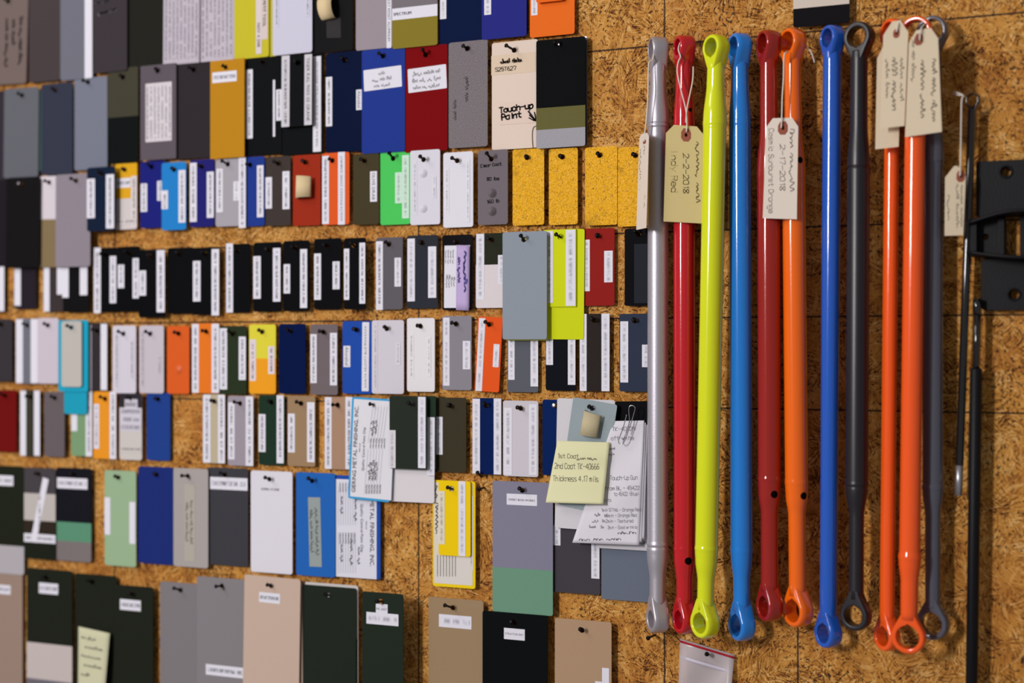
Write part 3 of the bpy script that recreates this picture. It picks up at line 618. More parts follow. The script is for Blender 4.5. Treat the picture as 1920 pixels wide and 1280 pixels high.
chip('warm grey small chip with two stickers in fifth row', (582, 608, 633, 740), (114, 104, 108), n=(604, 620), s=[(582, 626, 594, 718, 's'), (619, 624, 632, 722, 's')])
chip('royal blue small chip with sticker reading VELOCITY BLUE', (642, 602, 698, 738), (36, 78, 170), n=(666, 616), s=[(644, 648, 657, 688, 'Td', 'Alunabal'), (679, 604, 692, 733, 'Tu', 'AXALTA VELOCITY BLUE PFXXXXXX', 0.6)], d=4)
chip('lavender white small chip overlapping the royal blue one', (697, 600, 757, 738), (212, 208, 218), n=(723, 614), s=[(700, 604, 708, 732, 'b', None, 0, (212, 208, 218)), (742, 642, 751, 684, 'b', None, 0, (218, 214, 224))], d=7)
chip('plain white small chip with blurred print in fifth row', (763, 596, 815, 734), (230, 228, 232), n=(786, 609), s=[(767, 624, 776, 710, 'b', None, 0, (230, 228, 232)), (801, 632, 808, 706, 'b', None, 0, (230, 228, 232))])
chip('mid grey small chip with two stickers right of white chip', (829, 592, 884, 731), (140, 136, 146), n=(853, 605), s=[(831, 595, 843, 723, 'b'), (868, 639, 882, 692, 'b')])
chip('tilted orange small chip left of the big slate chip', (893, 594, 939, 734), (232, 90, 36), n=(915, 606), s=[(895, 596, 907, 733, 'b'), (925, 645, 936, 688, 'b')], t=3.2)
chip('grey chip hanging below the big slate chip', (951, 590, 1009, 735), (94, 96, 106), d=3, s=[(953, 600, 965, 712, 'b'), (995, 600, 1009, 724, 'b')])
chip('black chip hanging below the lime chips', (1023, 590, 1080, 732), (18, 20, 27), d=3, s=[(1024, 600, 1037, 684, 'b'), (1065, 600, 1079, 721, 'b')])
chip('black-brown small chip between two full-length white strips', (1086, 588, 1143, 733), (46, 40, 38), n=(1112, 598), d=4, s=[(1087, 588, 1100, 733, 'b'), (1128, 588, 1143, 733, 'b')], r=1)
chip('blue-grey small chip beside the silver rod', (1161, 588, 1222, 734), (50, 58, 76), n=(1188, 599), d=5, s=[(1163, 602, 1178, 717, 'b'), (1204, 646, 1219, 688, 'b')])
# ---- sixth row
GROUP = 'small chips in the sixth row'
chip('dark red chip cut by the left edge', (-20, 731, 31, 847), (112, 20, 20), n=(8, 740))
chip('olive chip between two white strips near the left edge', (38, 731, 75, 855), (60, 58, 48), n=(56, 742), s=[(38, 732, 49, 854, 'n'), (64, 732, 75, 854, 'n')])
chip('plain grey small chip left of the sage green chip', (83, 734, 121, 856), (104, 96, 100), n=(100, 744))
chip('sage green small chip below the turquoise chips', (133, 733, 173, 855), (124, 158, 118), d=3, s=[(134, 760, 145, 808, 'n'), (161, 732, 173, 855, 's')])
chip('amber small chip with two white stickers', (175, 734, 218, 860), (234, 152, 42), n=(195, 746), s=[(176, 757, 186, 841, 's'), (206, 734, 218, 860, 's')])
chip('cream small chip with dark top and printed white labels', (224, 737, 266, 862), (206, 200, 196), n=(242, 745), b=[(224, 737, 266, 764, (50, 48, 54))], s=[(234, 748, 258, 768, 's', None, 0, (204, 200, 212)), (225, 764, 265, 808, 'd3', None, 0, (208, 204, 216)), (226, 836, 264, 847, 's', None, 0, (206, 200, 196))])
chip('plain medium blue small chip beside bare board', (275, 736, 319, 863), (36, 66, 140), n=(294, 746))
chip('beige small chip with two stickers right of bare board', (380, 739, 422, 868), (190, 178, 152), n=(399, 750), s=[(381, 740, 395, 867, 's'), (409, 740, 422, 868, 's')])
chip('lavender grey small chip with two stickers in sixth row', (427, 742, 475, 873), (158, 150, 160), n=(448, 754), s=[(428, 754, 440, 861, 's'), (461, 743, 475, 873, 's')])
chip('bottle green small chip with two stickers left of tan one', (485, 741, 534, 872), (34, 54, 42), n=(507, 752), s=[(485, 776, 498, 847, 's'), (519, 741, 532, 868, 's')])
chip('tan small chip with two stickers in sixth row', (539, 742, 591, 874), (158, 130, 100), n=(562, 754), s=[(540, 775, 553, 848, 's'), (576, 754, 590, 866, 's')])
chip('rosy tan small chip partly behind the blue-edged card', (609, 744, 666, 880), (172, 138, 114), n=(631, 757), s=[(609, 744, 622, 879, 's'), (648, 744, 661, 879, 's')], d=3)
chip('big white chip under the blue-edged card and green chip', (722, 748, 814, 941), (220, 216, 220), d=8, s=[(726, 806, 741, 856, 'b')])
chip('olive small chip right of the green chip over white', (812, 745, 874, 885), (62, 57, 43), n=(842, 758), d=4, s=[(816, 781, 830, 852, 'b')])
chip('dark green sliver chip with long blurred sticker', (786, 742, 817, 880), (38, 54, 42), d=10, s=[(801, 782, 815, 891, 'b', None, 0.3)], r=2)
o_, c_, d_ = chip('blue-edged white card headed GIERING METAL FINISHING, reading upward', (656, 746, 734, 938), (62, 160, 214), n=(698, 756), d=12, t=2.6,
     s=[(660, 750, 737, 934, 'n', None, 0, (224, 224, 232))], txt=[('GIERING METAL FINISHING, INC.', 666, 841, 8, 'u', False, INK, 170), ('Quality Control Paint Chip', 682, 841, 5, 'u', False, INK, 105), ('~26', 674, 838, 3.4, 'u', True, INK, 120)])
chip('dark green chip with one long sticker over white chip', (730, 742, 800, 879), (42, 50, 42), n=(769, 755), d=16, s=[(784, 744, 798, 877, 'b'), (729, 806, 742, 877, 'b', None, 0, (218, 215, 222))])
for i in range(6):
    ink_path(o_, c_, d_, [(699+i*5.4, 762), (690+i*5.4, 830)], 0.35, RULE); ink_path(o_, c_, d_, [(690+i*5.4, 842), (683+i*5.4, 925)], 0.35, RULE)
def scribble_on(o, c, d, txt, x, y, hpx, direction, mat, wpx=None, ang=0):
    cs = ((x-40, y-40), (x+40, y-40), (x+40, y+40), (x-40, y+40)); return write_on(txt, cs, lambda u, v: d, 0.5, 0.5, hpx, direction, mat, o, c, ang=ang, wpx=wpx, lift=0.0009, xf=o.matrix_basis.inverted())
for i in range(6): scribble_on(o_, c_, d_, '~10', 694+i*5.2, 828, 3, 'u', INK, 24, -3); scribble_on(o_, c_, d_, '~10', 686+i*5.2, 914, 3, 'u', INK, 22, -3)
for x, y, wdt in ((697, 800, 34), (703, 798, 30), (692, 880, 40), (698, 878, 46), (703, 880, 40)): scribble_on(o_, c_, d_, '~12', x, y, 6, 'u', PENCIL, wdt, -3)
chip('navy small chip between two blurred white strips', (886, 746, 940, 889), (9, 32, 84), n=(909, 758), d=4, s=[(886, 747, 900, 888, 'b'), (926, 747, 940, 889, 'b')], r=1)
chip('silver white small chip with two blurred strips', (943, 751, 1009, 893), (206, 202, 210), n=(974, 763), d=6, s=[(945, 764, 960, 890, 'b'), (992, 758, 1007, 890, 'b')])
chip('navy chip half hidden by the yellow sticky note', (1017, 749, 1062, 891), (9, 36, 92), n=(1040, 758), d=3, nk=1)
# ---- the taped and clipped cluster beside the silver rod
GROUP = 'papers and chips clustered beside the silver rod'
chip('black chip behind the paper clip and notes', (1155, 752, 1226, 900), (16, 16, 20), d=6, t=-1.5)
chip('white chip behind the tilted slate chip', (1042, 748, 1150, 993), (214, 212, 218), d=8, t=1.2)
chip('charcoal chip hanging under the folded notes', (1034, 960, 1125, 1112), (70, 66, 72), d=4, s=[(1037, 985, 1051, 1022, 'b'), (1109, 1010, 1124, 1084, 'b')])
chip('slate grey chip low beside the silver rod', (1127, 990, 1224, 1126), (106, 114, 130), d=3)
chip('white card with printed GR edge beside silver rod', (1118, 860, 1226, 1030), (206, 204, 210), d=7, r=1, txt=[('01 GR.', 1203, 1017, 6, 'h', False, INK, 24)])
OB7 = chip('tilted slate chip with curled tape over its top', (1060, 750, 1143, 956), (152, 166, 172), n=(1108, 763), d=14, t=8.6, out=0.008)
# ---- seventh row
GROUP = 'large chips in the seventh row'
chip('dark green chip with white bottom at the left edge', (-25, 873, 45, 1075), (34, 38, 28), b=[(-25, 1022, 45, 1075, (176, 172, 178))], s=[(-10, 891, 25, 910, 's')], d=4)
chip('banded grey-white-olive chip with a diagonal paper strip', (45, 877, 104, 1048), (72, 68, 72), n=(70, 886), d=6, b=[(45, 925, 104, 976, (190, 184, 180)), (45, 976, 104, 1004, (50, 43, 35)), (45, 1014, 104, 1048, (32, 36, 28))], s=[(45, 1001, 104, 1017, 's'), (69, 894, 80, 1018, 's', None, 14)])
chip('black chip with green and grey bands at the bottom', (105, 877, 171, 1052), (26, 26, 34), n=(136, 887), d=4, b=[(105, 979, 171, 1015, (92, 146, 118)), (105, 1015, 171, 1052, (124, 116, 116))], s=[(107, 896, 164, 916, 's')])
chip('pale green large chip with two small side stickers', (196, 882, 255, 1061), (154, 182, 146), n=(219, 893), s=[(196, 932, 207, 1002, 'n'), (243, 941, 254, 1019, 'n')])
chip('blue large chip left of the putty handwritten chip', (259, 875, 326, 1057), (32, 48, 118), n=(291, 888), d=4)
chip('putty grey chip with faded handwriting on tape', (325, 878, 390, 1063), (170, 164, 162), n=(350, 890), d=7, s=[(346, 908, 366, 1052, 'Hd', '~80|~60', 0, (176, 170, 160))], out=0.014)
chip('charcoal large chip with white label under its nail', (389, 877, 465, 1060), (64, 64, 70), n=(419, 888), d=4, s=[(394, 895, 464, 918, 's')])
chip('plain white large chip printed with one small line', (470, 883, 548, 1074), (222, 220, 230), n=(503, 896), d=6, out=0.014, txt=[('SUPER STONE', 507, 917, 5, 'h', False, INK, 34)])
chip('bright blue chip with a vertical strip of inscribed tape', (555, 886, 628, 1080), (40, 102, 184), n=(583, 899), d=6, s=[(579, 932, 602, 1062, 'Hd', '~70|~60', -1.5, (150, 160, 158))], out=0.014)
o_, c_, d_ = chip('blue-backed white card headed METAL FINISHING, reading downward', (626, 892, 713, 1083), (36, 78, 168), d=4,
     s=[(628, 899, 706, 1083, 'n', None, 0, (222, 222, 234))], txt=[('GIERING METAL FINISHING, INC.', 698, 975, 8.5, 'd', False, INK, 176), ('Quality Control Paint Chip', 679, 990, 5.5, 'd', False, INK, 104), ('~26', 688, 985, 3.2, 'd', True, INK, 110)])
for i in range(8): ink_path(o_, c_, d_, [(634+i*4.6, 912), (634+i*4.6, 984)], 0.35, RULE); ink_path(o_, c_, d_, [(634+i*4.6, 998), (634+i*4.6, 1074)], 0.35, RULE)
for i in range(6): scribble_on(o_, c_, d_, '~10', 638+i*5.4, 1012, 3, 'd', INK, 26); scribble_on(o_, c_, d_, '~10', 638+i*5.4, 916, 3, 'd', INK, 22)
for x, y, wdt in ((660, 1040, 60), (668, 960, 50), (642, 950, 40), (642, 1040, 40), (674, 1045, 40)): scribble_on(o_, c_, d_, '~14', x, y, 6, 'd', PENCIL, wdt)
o_, c_, d_ = chip('yellow-edged white card below the big white chip', (811, 901, 891, 1101), (240, 208, 28), d=5, s=[(814, 905, 886, 1095, 'n', None, 0, (220, 214, 208)), (880, 930, 888, 1068, 'b', None, 0, (220, 214, 208))])
for i in range(7): ink_path(o_, c_, d_, [(820+i*5.6, 1040), (820+i*5.6, 1080)], 0.6)
scribble_on(o_, c_, d_, '~26', 820, 960, 6, 'd', INK, 100)
chip('short yellow chip on the yellow-edged card', (822, 901, 882, 1042), (242, 206, 20), n=(844, 914), d=8, s=[(822, 920, 834, 1020, 'b', None, 0, (226, 218, 196)), (860, 902, 873, 1042, 'b')])
chip('lavender chip with green bottom and label SWEET IRON WORKS', (923, 903, 1036, 1150), (132, 130, 150), n=(977, 917), d=8, thick=0.0012, b=[(923, 1066, 1036, 1150, (110, 152, 128))], s=[(950, 926, 1007, 947, 'n')], txt=[('SWEET IRON WORKS', 978.5, 937, 6, 'h', False, flat((120, 120, 132)), 50)])
# ---- eighth row, cut by the lower edge
GROUP = 'large chips along the bottom edge'
chip('pinkish tan chip in the bottom left corner', (-20, 1072, 42, 1330), (154, 132, 120), s=[(-12, 1096, 20, 1113, 's')])
chip('dark green bottom chip with a white band', (50, 1067, 135, 1330), (34, 38, 30), n=(84, 1080), b=[(50, 1207, 135, 1275, (196, 186, 184)), (50, 1275, 135, 1330, (110, 106, 116))], s=[(73, 1093, 109, 1113, 's')])
OB8 = chip('dark green bottom chip carrying a pale sticky note', (141, 1077, 218, 1340), (34, 38, 30), n=(171, 1089), d=4)
chip('dark green bottom chip with one small label', (213, 1098, 287, 1340), (34, 38, 30), n=(246, 1111), d=7, s=[(225, 1124, 264, 1144, 's')])
chip('plain grey bottom chip left of the labelled grey chip', (300, 1092, 372, 1340), (128, 124, 128), n=(336, 1104), d=4, out=0.014)
chip('grey bottom chip with a low white label', (369, 1083, 460, 1340), (134, 130, 134), n=(414, 1096), d=7, s=[(386, 1248, 460, 1268, 's')], out=0.014)
chip('third chip behind in the fanned pink-tan stack', (480, 1086, 570, 1345), (150, 130, 118), d=6, t=-1.6)
chip('second chip behind in the fanned pink-tan stack', (472, 1084, 567, 1345), (168, 146, 132), d=9, t=-0.6)
chip('pink-tan front chip of the fanned stack with small label', (456, 1081, 561, 1345), (200, 176, 160), n=(506, 1096), d=13, t=1.0, s=[(486, 1111, 525, 1130, 's')])
chip('white chip with green lower part behind dark green chip', (571, 1094, 671, 1340), (206, 202, 200), d=5, b=[(571, 1193, 670, 1340, (24, 92, 56))])
chip('dark green bottom chip with a bright nail over white chip', (567, 1099, 667, 1340), (36, 44, 36), n=(613, 1113), d=8)
chip('dark green bottom chip with two stacked labels', (679, 1111, 756, 1345), (36, 46, 38), n=(712, 1125), d=30, s=[(687, 1149, 747, 1171, 'b'), (705, 1132, 727, 1151, 'Th', 'MS 2007')])
chip('tan bottom chip with a blurred two-line label', (803, 1122, 906, 1345), (158, 134, 104), n=(847, 1137), d=5, s=[(823, 1153, 884, 1177, 'b')], out=0.018)
chip('black bottom chip labelled STRATON INC', (904, 1149, 1026, 1345), (15, 18, 20), n=(959, 1164), d=9, s=[(945, 1178, 984, 1199, 'Th', 'STRATON INC')])
chip('tan bottom chip with stickers at its lower right', (1040, 1162, 1146, 1345), (176, 146, 118), n=(1089, 1179), d=8, s=[(1129, 1252, 1142, 1300, 'n'), (1116, 1277, 1130, 1300, 'n')])
GROUP = 'loose board items'
chip('white over black chip at the top above blue rod', (1487, -60, 1592, 47), (22, 21, 24), d=9, thick=0.0016, b=[(1487, -60, 1592, 12, (214, 202, 190))], group='large chips along the top edge')
# ------------------------------------------------------------------ details on chips: dents, tape curls, scratch grids
def dents(ob, pts, rpx, gl, depth=0.0016):
    o, c, d = ob; mat = gl
    for x, y in pts:
        p = at(x, y, d)-c; r = rpx*pxscale(x, y, d); vs_, fs_ = [], []; nr, na = 6, 20
        for i in range(nr+1):
            t = i/nr
            for k in range(na):
                a = 2*math.pi*k/na; vs_.append((p.x+r*t*math.cos(a), -0.00005-depth*(1-t*t)*(1-0.25*t), p.z+r*t*math.sin(a)))
        for i in range(nr):
            for k in range(na): fs_.append((i*na+k, i*na+(k+1) % na, (i+1)*na+(k+1) % na, (i+1)*na+k))
        link('dent', vs_, fs_, mat, o, True)
dents(OB3, [(794, 325), (794, 391)], 8.5, paint((220, 219, 230), 0.2, 0, 0, 0, 0.01, 0.5), 0.0030); dents(OB4, [(923, 362), (923, 396)], 9, paint((112, 104, 110), 0.3, 0, 0, 0, 0.03, 0.6), 0.0055); dents(OB6, [(335, 693)], 9, paint((220, 96, 40), 0.4, 0, 0, 0, 0.01, 0.3), 0.0022)
TAPE = paint((222, 200, 158), 0.6, 0, 0.1, 0, 0.03)
def tape_curl(ob, x0, y0, x1, y1, mat, sweep=200, flip=1, ang=0.0):
    """strip of tape bent into an open roll; axis vertical"""
    o, c, d = ob; cx, cy = (x0+x1)/2, (y0+y1)/2; q = at(cx, cy, d)-c; s = pxscale(cx, cy, d)
    R = (x1-x0)*s*0.52; H = (y1-y0)*s; n = 18; vs_, fs_ = [], []
    for th in (0, 0.00025):
        for i in range(n+1):
            a = math.radians(-125-sweep/2+sweep*i/n)
            for k in (0, 1): vs_.append(((R-th)*math.cos(a)*flip, (R*0.75-th)*math.sin(a)-R*0.18, (k-0.5)*H*(1-0.06*math.cos(a))))
    m = 2*(n+1)
    for i in range(n):
        a = i*2; fs_.append((a, a+2, a+3, a+1)); fs_.append((m+a, m+a+1, m+a+3, m+a+2)); fs_.append((a, m+a, m+a+2, a+2)); fs_.append((a+1, a+3, m+a+3, m+a+1))
    fs_.append((0, 1, m+1, m)); e = 2*n; fs_.append((e, m+e, m+e+1, e+1))
    t = link('tape_curl', vs_, fs_, mat, o, True); t['label'] = 'curled strip of beige masking tape'
    t.location = (q.x, 0, q.z); t.rotation_euler = (0, math.radians(ang), 0); return t
def scratch_grid(ob, x0, y0, x1, y1, n, m, mat, wpx=0.5, ang=0.0):
    o, c, d = ob; inv = o.matrix_basis.inverted(); vs_, fs_ = [], []
    cxm, cym = (x0+x1)/2, (y0+y1)/2; ca, sa = math.cos(math.radians(ang)), math.sin(math.radians(ang))
    def line(a, b):
        def rot(p): x, y = p[0]-cxm, p[1]-cym; return (cxm+x*ca-y*sa, cym+x*sa+y*ca)
        v, f = ribbon([[rot(a), rot(b)]], 1.0, wpx, lambda x, y: inv @ at(x, y, d+0.0002)); k = len(vs_); vs_.extend(v); fs_.extend(tuple(i+k for i in q) for q in f)
    for i in range(n+1): x = x0+(x1-x0)*i/n; line((x, y0), (x, y1))
    for j in range(m+1): y = y0+(y1-y0)*j/m; line((x0, y), (x1, y))
    g = link('scratched_grid', vs_, fs_, mat, o); g['label'] = 'cross-hatch scratched into the paint'
bpy.context.view_layer.update()
tape_curl(OB1, 597, 1, 640, 31, TAPE, 235, 1, 84); scratch_grid(OB1, 613, 34, 638, 70, 9, 12, flat((96, 92, 94)), 0.45, -1)
tape_curl(OB2, 556, 331, 592, 371, TAPE, 200, 1, 2)
tape_curl(OB7, 1084, 772, 1121, 816, paint((196, 184, 150), 0.5, 0, 0.2, 0, 0.05), 200, 1, 3); scratch_grid(OB7, 1122, 776, 1150, 812, 10, 12, flat((176, 188, 192)), 0.5, 8)
# purple note on the glossy black chip
o_, c_, d_ = OB5
PURPLE = flat((190, 170, 216), 0.7)
for i in range(4): scribble_on(o_, c_, d_, '~16', 836+i*4.6, 483, 2.6, 'd', INK, 26+3*(i % 2)); scribble_on(o_, c_, d_, '~18', 838+i*4.6, 530, 2.6, 'd', INK, 22+8*(i < 2))
cr = ((856, 459), (880, 460), (879, 582), (855, 581)); df = lambda u, v: d_+0.0018+0.002*u
pn, org = sheet('sticky_note', cr, df, PURPLE, 3, 8)
tag(pn, 'narrow purple sticky note with blue handwriting on a black chip', 'sticky note')
BLUEINK = flat((112, 100, 178)); write_on('~17', cr, df, 0.74, 0.45, 6, 'd', BLUEINK, pn, org, wpx=86, bold=0.2); write_on('~12', cr, df, 0.26, 0.40, 6, 'd', BLUEINK, pn, org, wpx=52, bold=0.2)
# ---- sticky notes, folded notes, paper clip
def sheets():
    NOTE = paint((226, 224, 180), 0.8, 0, 0, 0, 0.01, 0.2)
    cr = ((1045, 826), (1143, 829), (1131, 945), (1023, 942)); df = lambda u, v: 0.0205+0.003*math.sin(u*2.5)+0.007*v*v-0.0012*math.cos(v*14)*(1-v)
    o, org = sheet('sticky_note', cr, df, NOTE, 16, 24); tag(o, 'pale yellow sticky note with coating notes on the slate chip', 'sticky note')
    for t, u, v, h, wd in (('1st Coat', 0.26, 0.24, 8, 40), ('~18', 0.62, 0.26, 6, 42), ('2nd Coat TK-40666', 0.45, 0.40, 10, 84), ('Thickness 4.17 mils', 0.46, 0.60, 10, 86)):
        write_on(t, cr, df, u, v, h, 'h', flat((92, 90, 84)), o, org, wpx=wd, ang=-1, bold=0.085)
    cr = ((147, 1174), (206, 1187), (196, 1300), (146, 1296)); df = lambda u, v: OB8[2]+0.005+0.004*u+0.003*v
    o, org = sheet('sticky_note', cr, df, paint((206, 206, 172), 0.8, 0, 0, 0, 0.01, 0.2), 6, 10); tag(o, 'pale sticky note with faint writing on dark green bottom chip', 'sticky note')
    for i, (u, wd) in enumerate(((0.36, 30), (0.56, 40), (0.5, 44), (0.56, 40), (0.3, 20))): write_on('~13', cr, df, u, 0.14+0.145*i, 6, 'h', PENCIL, o, org, wpx=wd, ang=-11)
    # folded white notes behind the clip: three sheets
    for k in (2, 1, 0):
        cr = ((1150+4*k, 789+k*2), (1208+3*k, 788+4*k), (1198+5*k, 1022-6*k), (1073+24*k, 1017-14*k)); df = lambda u, v, k=k: 0.0162-0.0012*k+0.0035*math.sin(u*3.1)*v+0.003*v+0.0012*math.sin(v*9+u*4)
        o, org = sheet('note_paper', cr, df, paint((222, 220, 228), 0.8, 0, 0, 0, 0.01, 0.2), 18, 30)
        if k == 0:
            tag(o, 'front sheet of white handwritten notes under the paper clip', 'paper', 'clipped white note sheets')
            pen = flat((112, 108, 120))
            for t, u, v, h, wd in (('TK-40729', 0.40, 0.065, 7, 44), ('off-white', 0.42, 0.14, 7, 44), ('~4', 0.20, 0.22, 6, 16), ('~5', 0.22, 0.265, 6, 16), ('Touch-Up Gun', 0.62, 0.46, 8, 52), ('from BU - 45422', 0.62, 0.545, 7, 66), ('to 45422 (Blue)', 0.72, 0.59, 7, 48), ('coats', 0.36, 0.645, 6, 20),
                          ('1min 57146 - Orange Red', 0.66, 0.72, 6, 74), ('1.5min - Orange Red', 0.66, 0.765, 6, 62), ('2min - Textured', 0.66, 0.81, 6, 52), ('3min - Good wrinkle', 0.72, 0.86, 6, 56), ('~12', 0.84, 0.90, 5, 44), ('~3', 0.28, 0.76, 6, 14), ('~3', 0.26, 0.81, 6, 14), ('~3', 0.24, 0.86, 6, 14), ('~2', 0.42, 0.765, 6, 8), ('~2', 0.40, 0.81, 6, 8), ('~2', 0.40, 0.86, 6, 8), ('~30', 0.42, 0.958, 6, 84)):
                write_on(t, cr, df, u, v, h, 'h', pen, o, org, wpx=wd, bold=0.085, ang=1)
        else: tag(o, ('middle' if k == 1 else 'rear')+' sheet of the white notes held by the paper clip', 'paper', 'clipped white note sheets')
    STEEL = paint((176, 174, 178), 0.22, 1.0, 0, 0, 0.0)
    pts = [(1175, 777), (1168, 803), (1160, 825), (1163, 832), (1169, 830), (1176, 814), (1190, 770), (1188, 761), (1181, 761), (1179, 770), (1180, 790), (1174, 812)]
    dep = [0.0245]*12
    P = [at(x, y, q) for (x, y), q in zip(pts, dep)]; c0 = P[0].copy()
    o = tube('paper_clip', spline([p-c0 for p in P], 6), 0.00055, STEEL, None, 6); o.location = c0; tag(o, 'bent steel wire paper clip holding the white notes', 'paper clip')
sheets()
# ------------------------------------------------------------------ rods with eyelets
def lathe(name, prof, axis0, axis1, mat, parent, n=28):
    """prof = [(t, r)]: t along axis0->axis1 (parent-local)"""
    ax = axis1-axis0; u = ax.normalized(); s = u.cross(Vector((0, 1, 0))).normalized(); q = u.cross(s)
    vs_, fs_ = [], []
    for t, r in prof:
        p = axis0+ax*t
        for k in range(n): a = 2*math.pi*k/n; vs_.append(p+s*(r*math.cos(a))+q*(r*math.sin(a)))
    for i in range(len(prof)-1):
        for k in range(n): fs_.append((i*n+k, (i+1)*n+k, (i+1)*n+(k+1) % n, i*n+(k+1) % n))
    fs_.append(tuple(range(n))); fs_.append(tuple((len(prof)-1)*n+k for k in range(n-1, -1, -1)))
    o = link(name, vs_, fs_, mat, parent, True)
    bm = bmesh.new(); bm.from_mesh(o.data); bmesh.ops.recalc_face_normals(bm, faces=bm.faces); bm.to_mesh(o.data); bm.free()
    return o
def eyelet(center, R, Ri, T, th, tail, tl, mat, parent, neck):
    """ring; th = heading of its bore axis (0 = straight out of the wall, + to the right), tail = -1 down / +1 up towards the rod"""
    ax = Vector((math.sin(th), -math.cos(th), 0)); sd = Vector((math.cos(th), math.sin(th), 0)); up = Vector((0, 0, 1))
    na = 44; b = min(R*0.15, (R-Ri)*0.55); ba = T*0.34; b2 = (R-Ri)*0.22; h = T/2
    cs = []
    for k in range(6): q = math.pi/2*k/5; cs.append(('o', -b*(1-math.sin(q)), h-ba*(1-math.cos(q))))
    cs.append(('o', 0, 0))
    for k in range(5, -1, -1): q = math.pi/2*k/5; cs.append(('o', -b*(1-math.sin(q)), -h+ba*(1-math.cos(q))))
    cs += [('i', b2, -h), ('i', b2*0.3, -h+b2*0.3), ('i', 0, -h+b2), ('i', 0, h-b2), ('i', b2*0.3, h-b2*0.3), ('i', b2, h)]
    m = len(cs); vs_, fs_ = [], []
    for k in range(na):
        a = 2*math.pi*k/na; cz, cs_ = math.cos(a), math.sin(a)   # a = 0 points to the tail
        f = max(0.0, cz)
        # convex hull of the ring with a flat tail of half width `neck` at distance tl
        ro = R
        if f > 0:
            ro = max(R, min(tl/max(cz, 1e-6), 1e9) if abs(math.tan(a))*tl <= neck else 0)
            # straight flank from ring tangent to the tail corner
            beta = math.atan2(neck, tl); Lc = math.hypot(neck, tl); g = math.acos(min(1, R/Lc)); at_ = beta+g
            aa = a if a < math.pi else 2*math.pi-a
            if beta < aa < at_:
                ro = max(ro, R/math.cos(at_-aa))
        ri = Ri*(1+0.16*math.exp(-(min(a, 2*math.pi-a)/0.13)**2))
        dirv = sd*cs_+up*(cz*tail)
        for kind, dr, da in cs:
            rad = (ro if kind == 'o' else ri)+dr; vs_.append(center+dirv*rad+ax*da)
    for k in range(na):
        j = (k+1) % na
        for i in range(m): fs_.append((k*m+i, k*m+(i+1) % m, j*m+(i+1) % m, j*m+i))
    o = link('eyelet', vs_, fs_, mat, parent, True)
    bm = bmesh.new(); bm.from_mesh(o.data); bmesh.ops.recalc_face_normals(bm, faces=bm.faces); bm.to_mesh(o.data); bm.free()
    md = o.modifiers.new('weighted', 'WEIGHTED_NORMAL'); md.keep_sharp = True
    return o
def viewang(px): return YAW-math.atan((px-CX)/F)
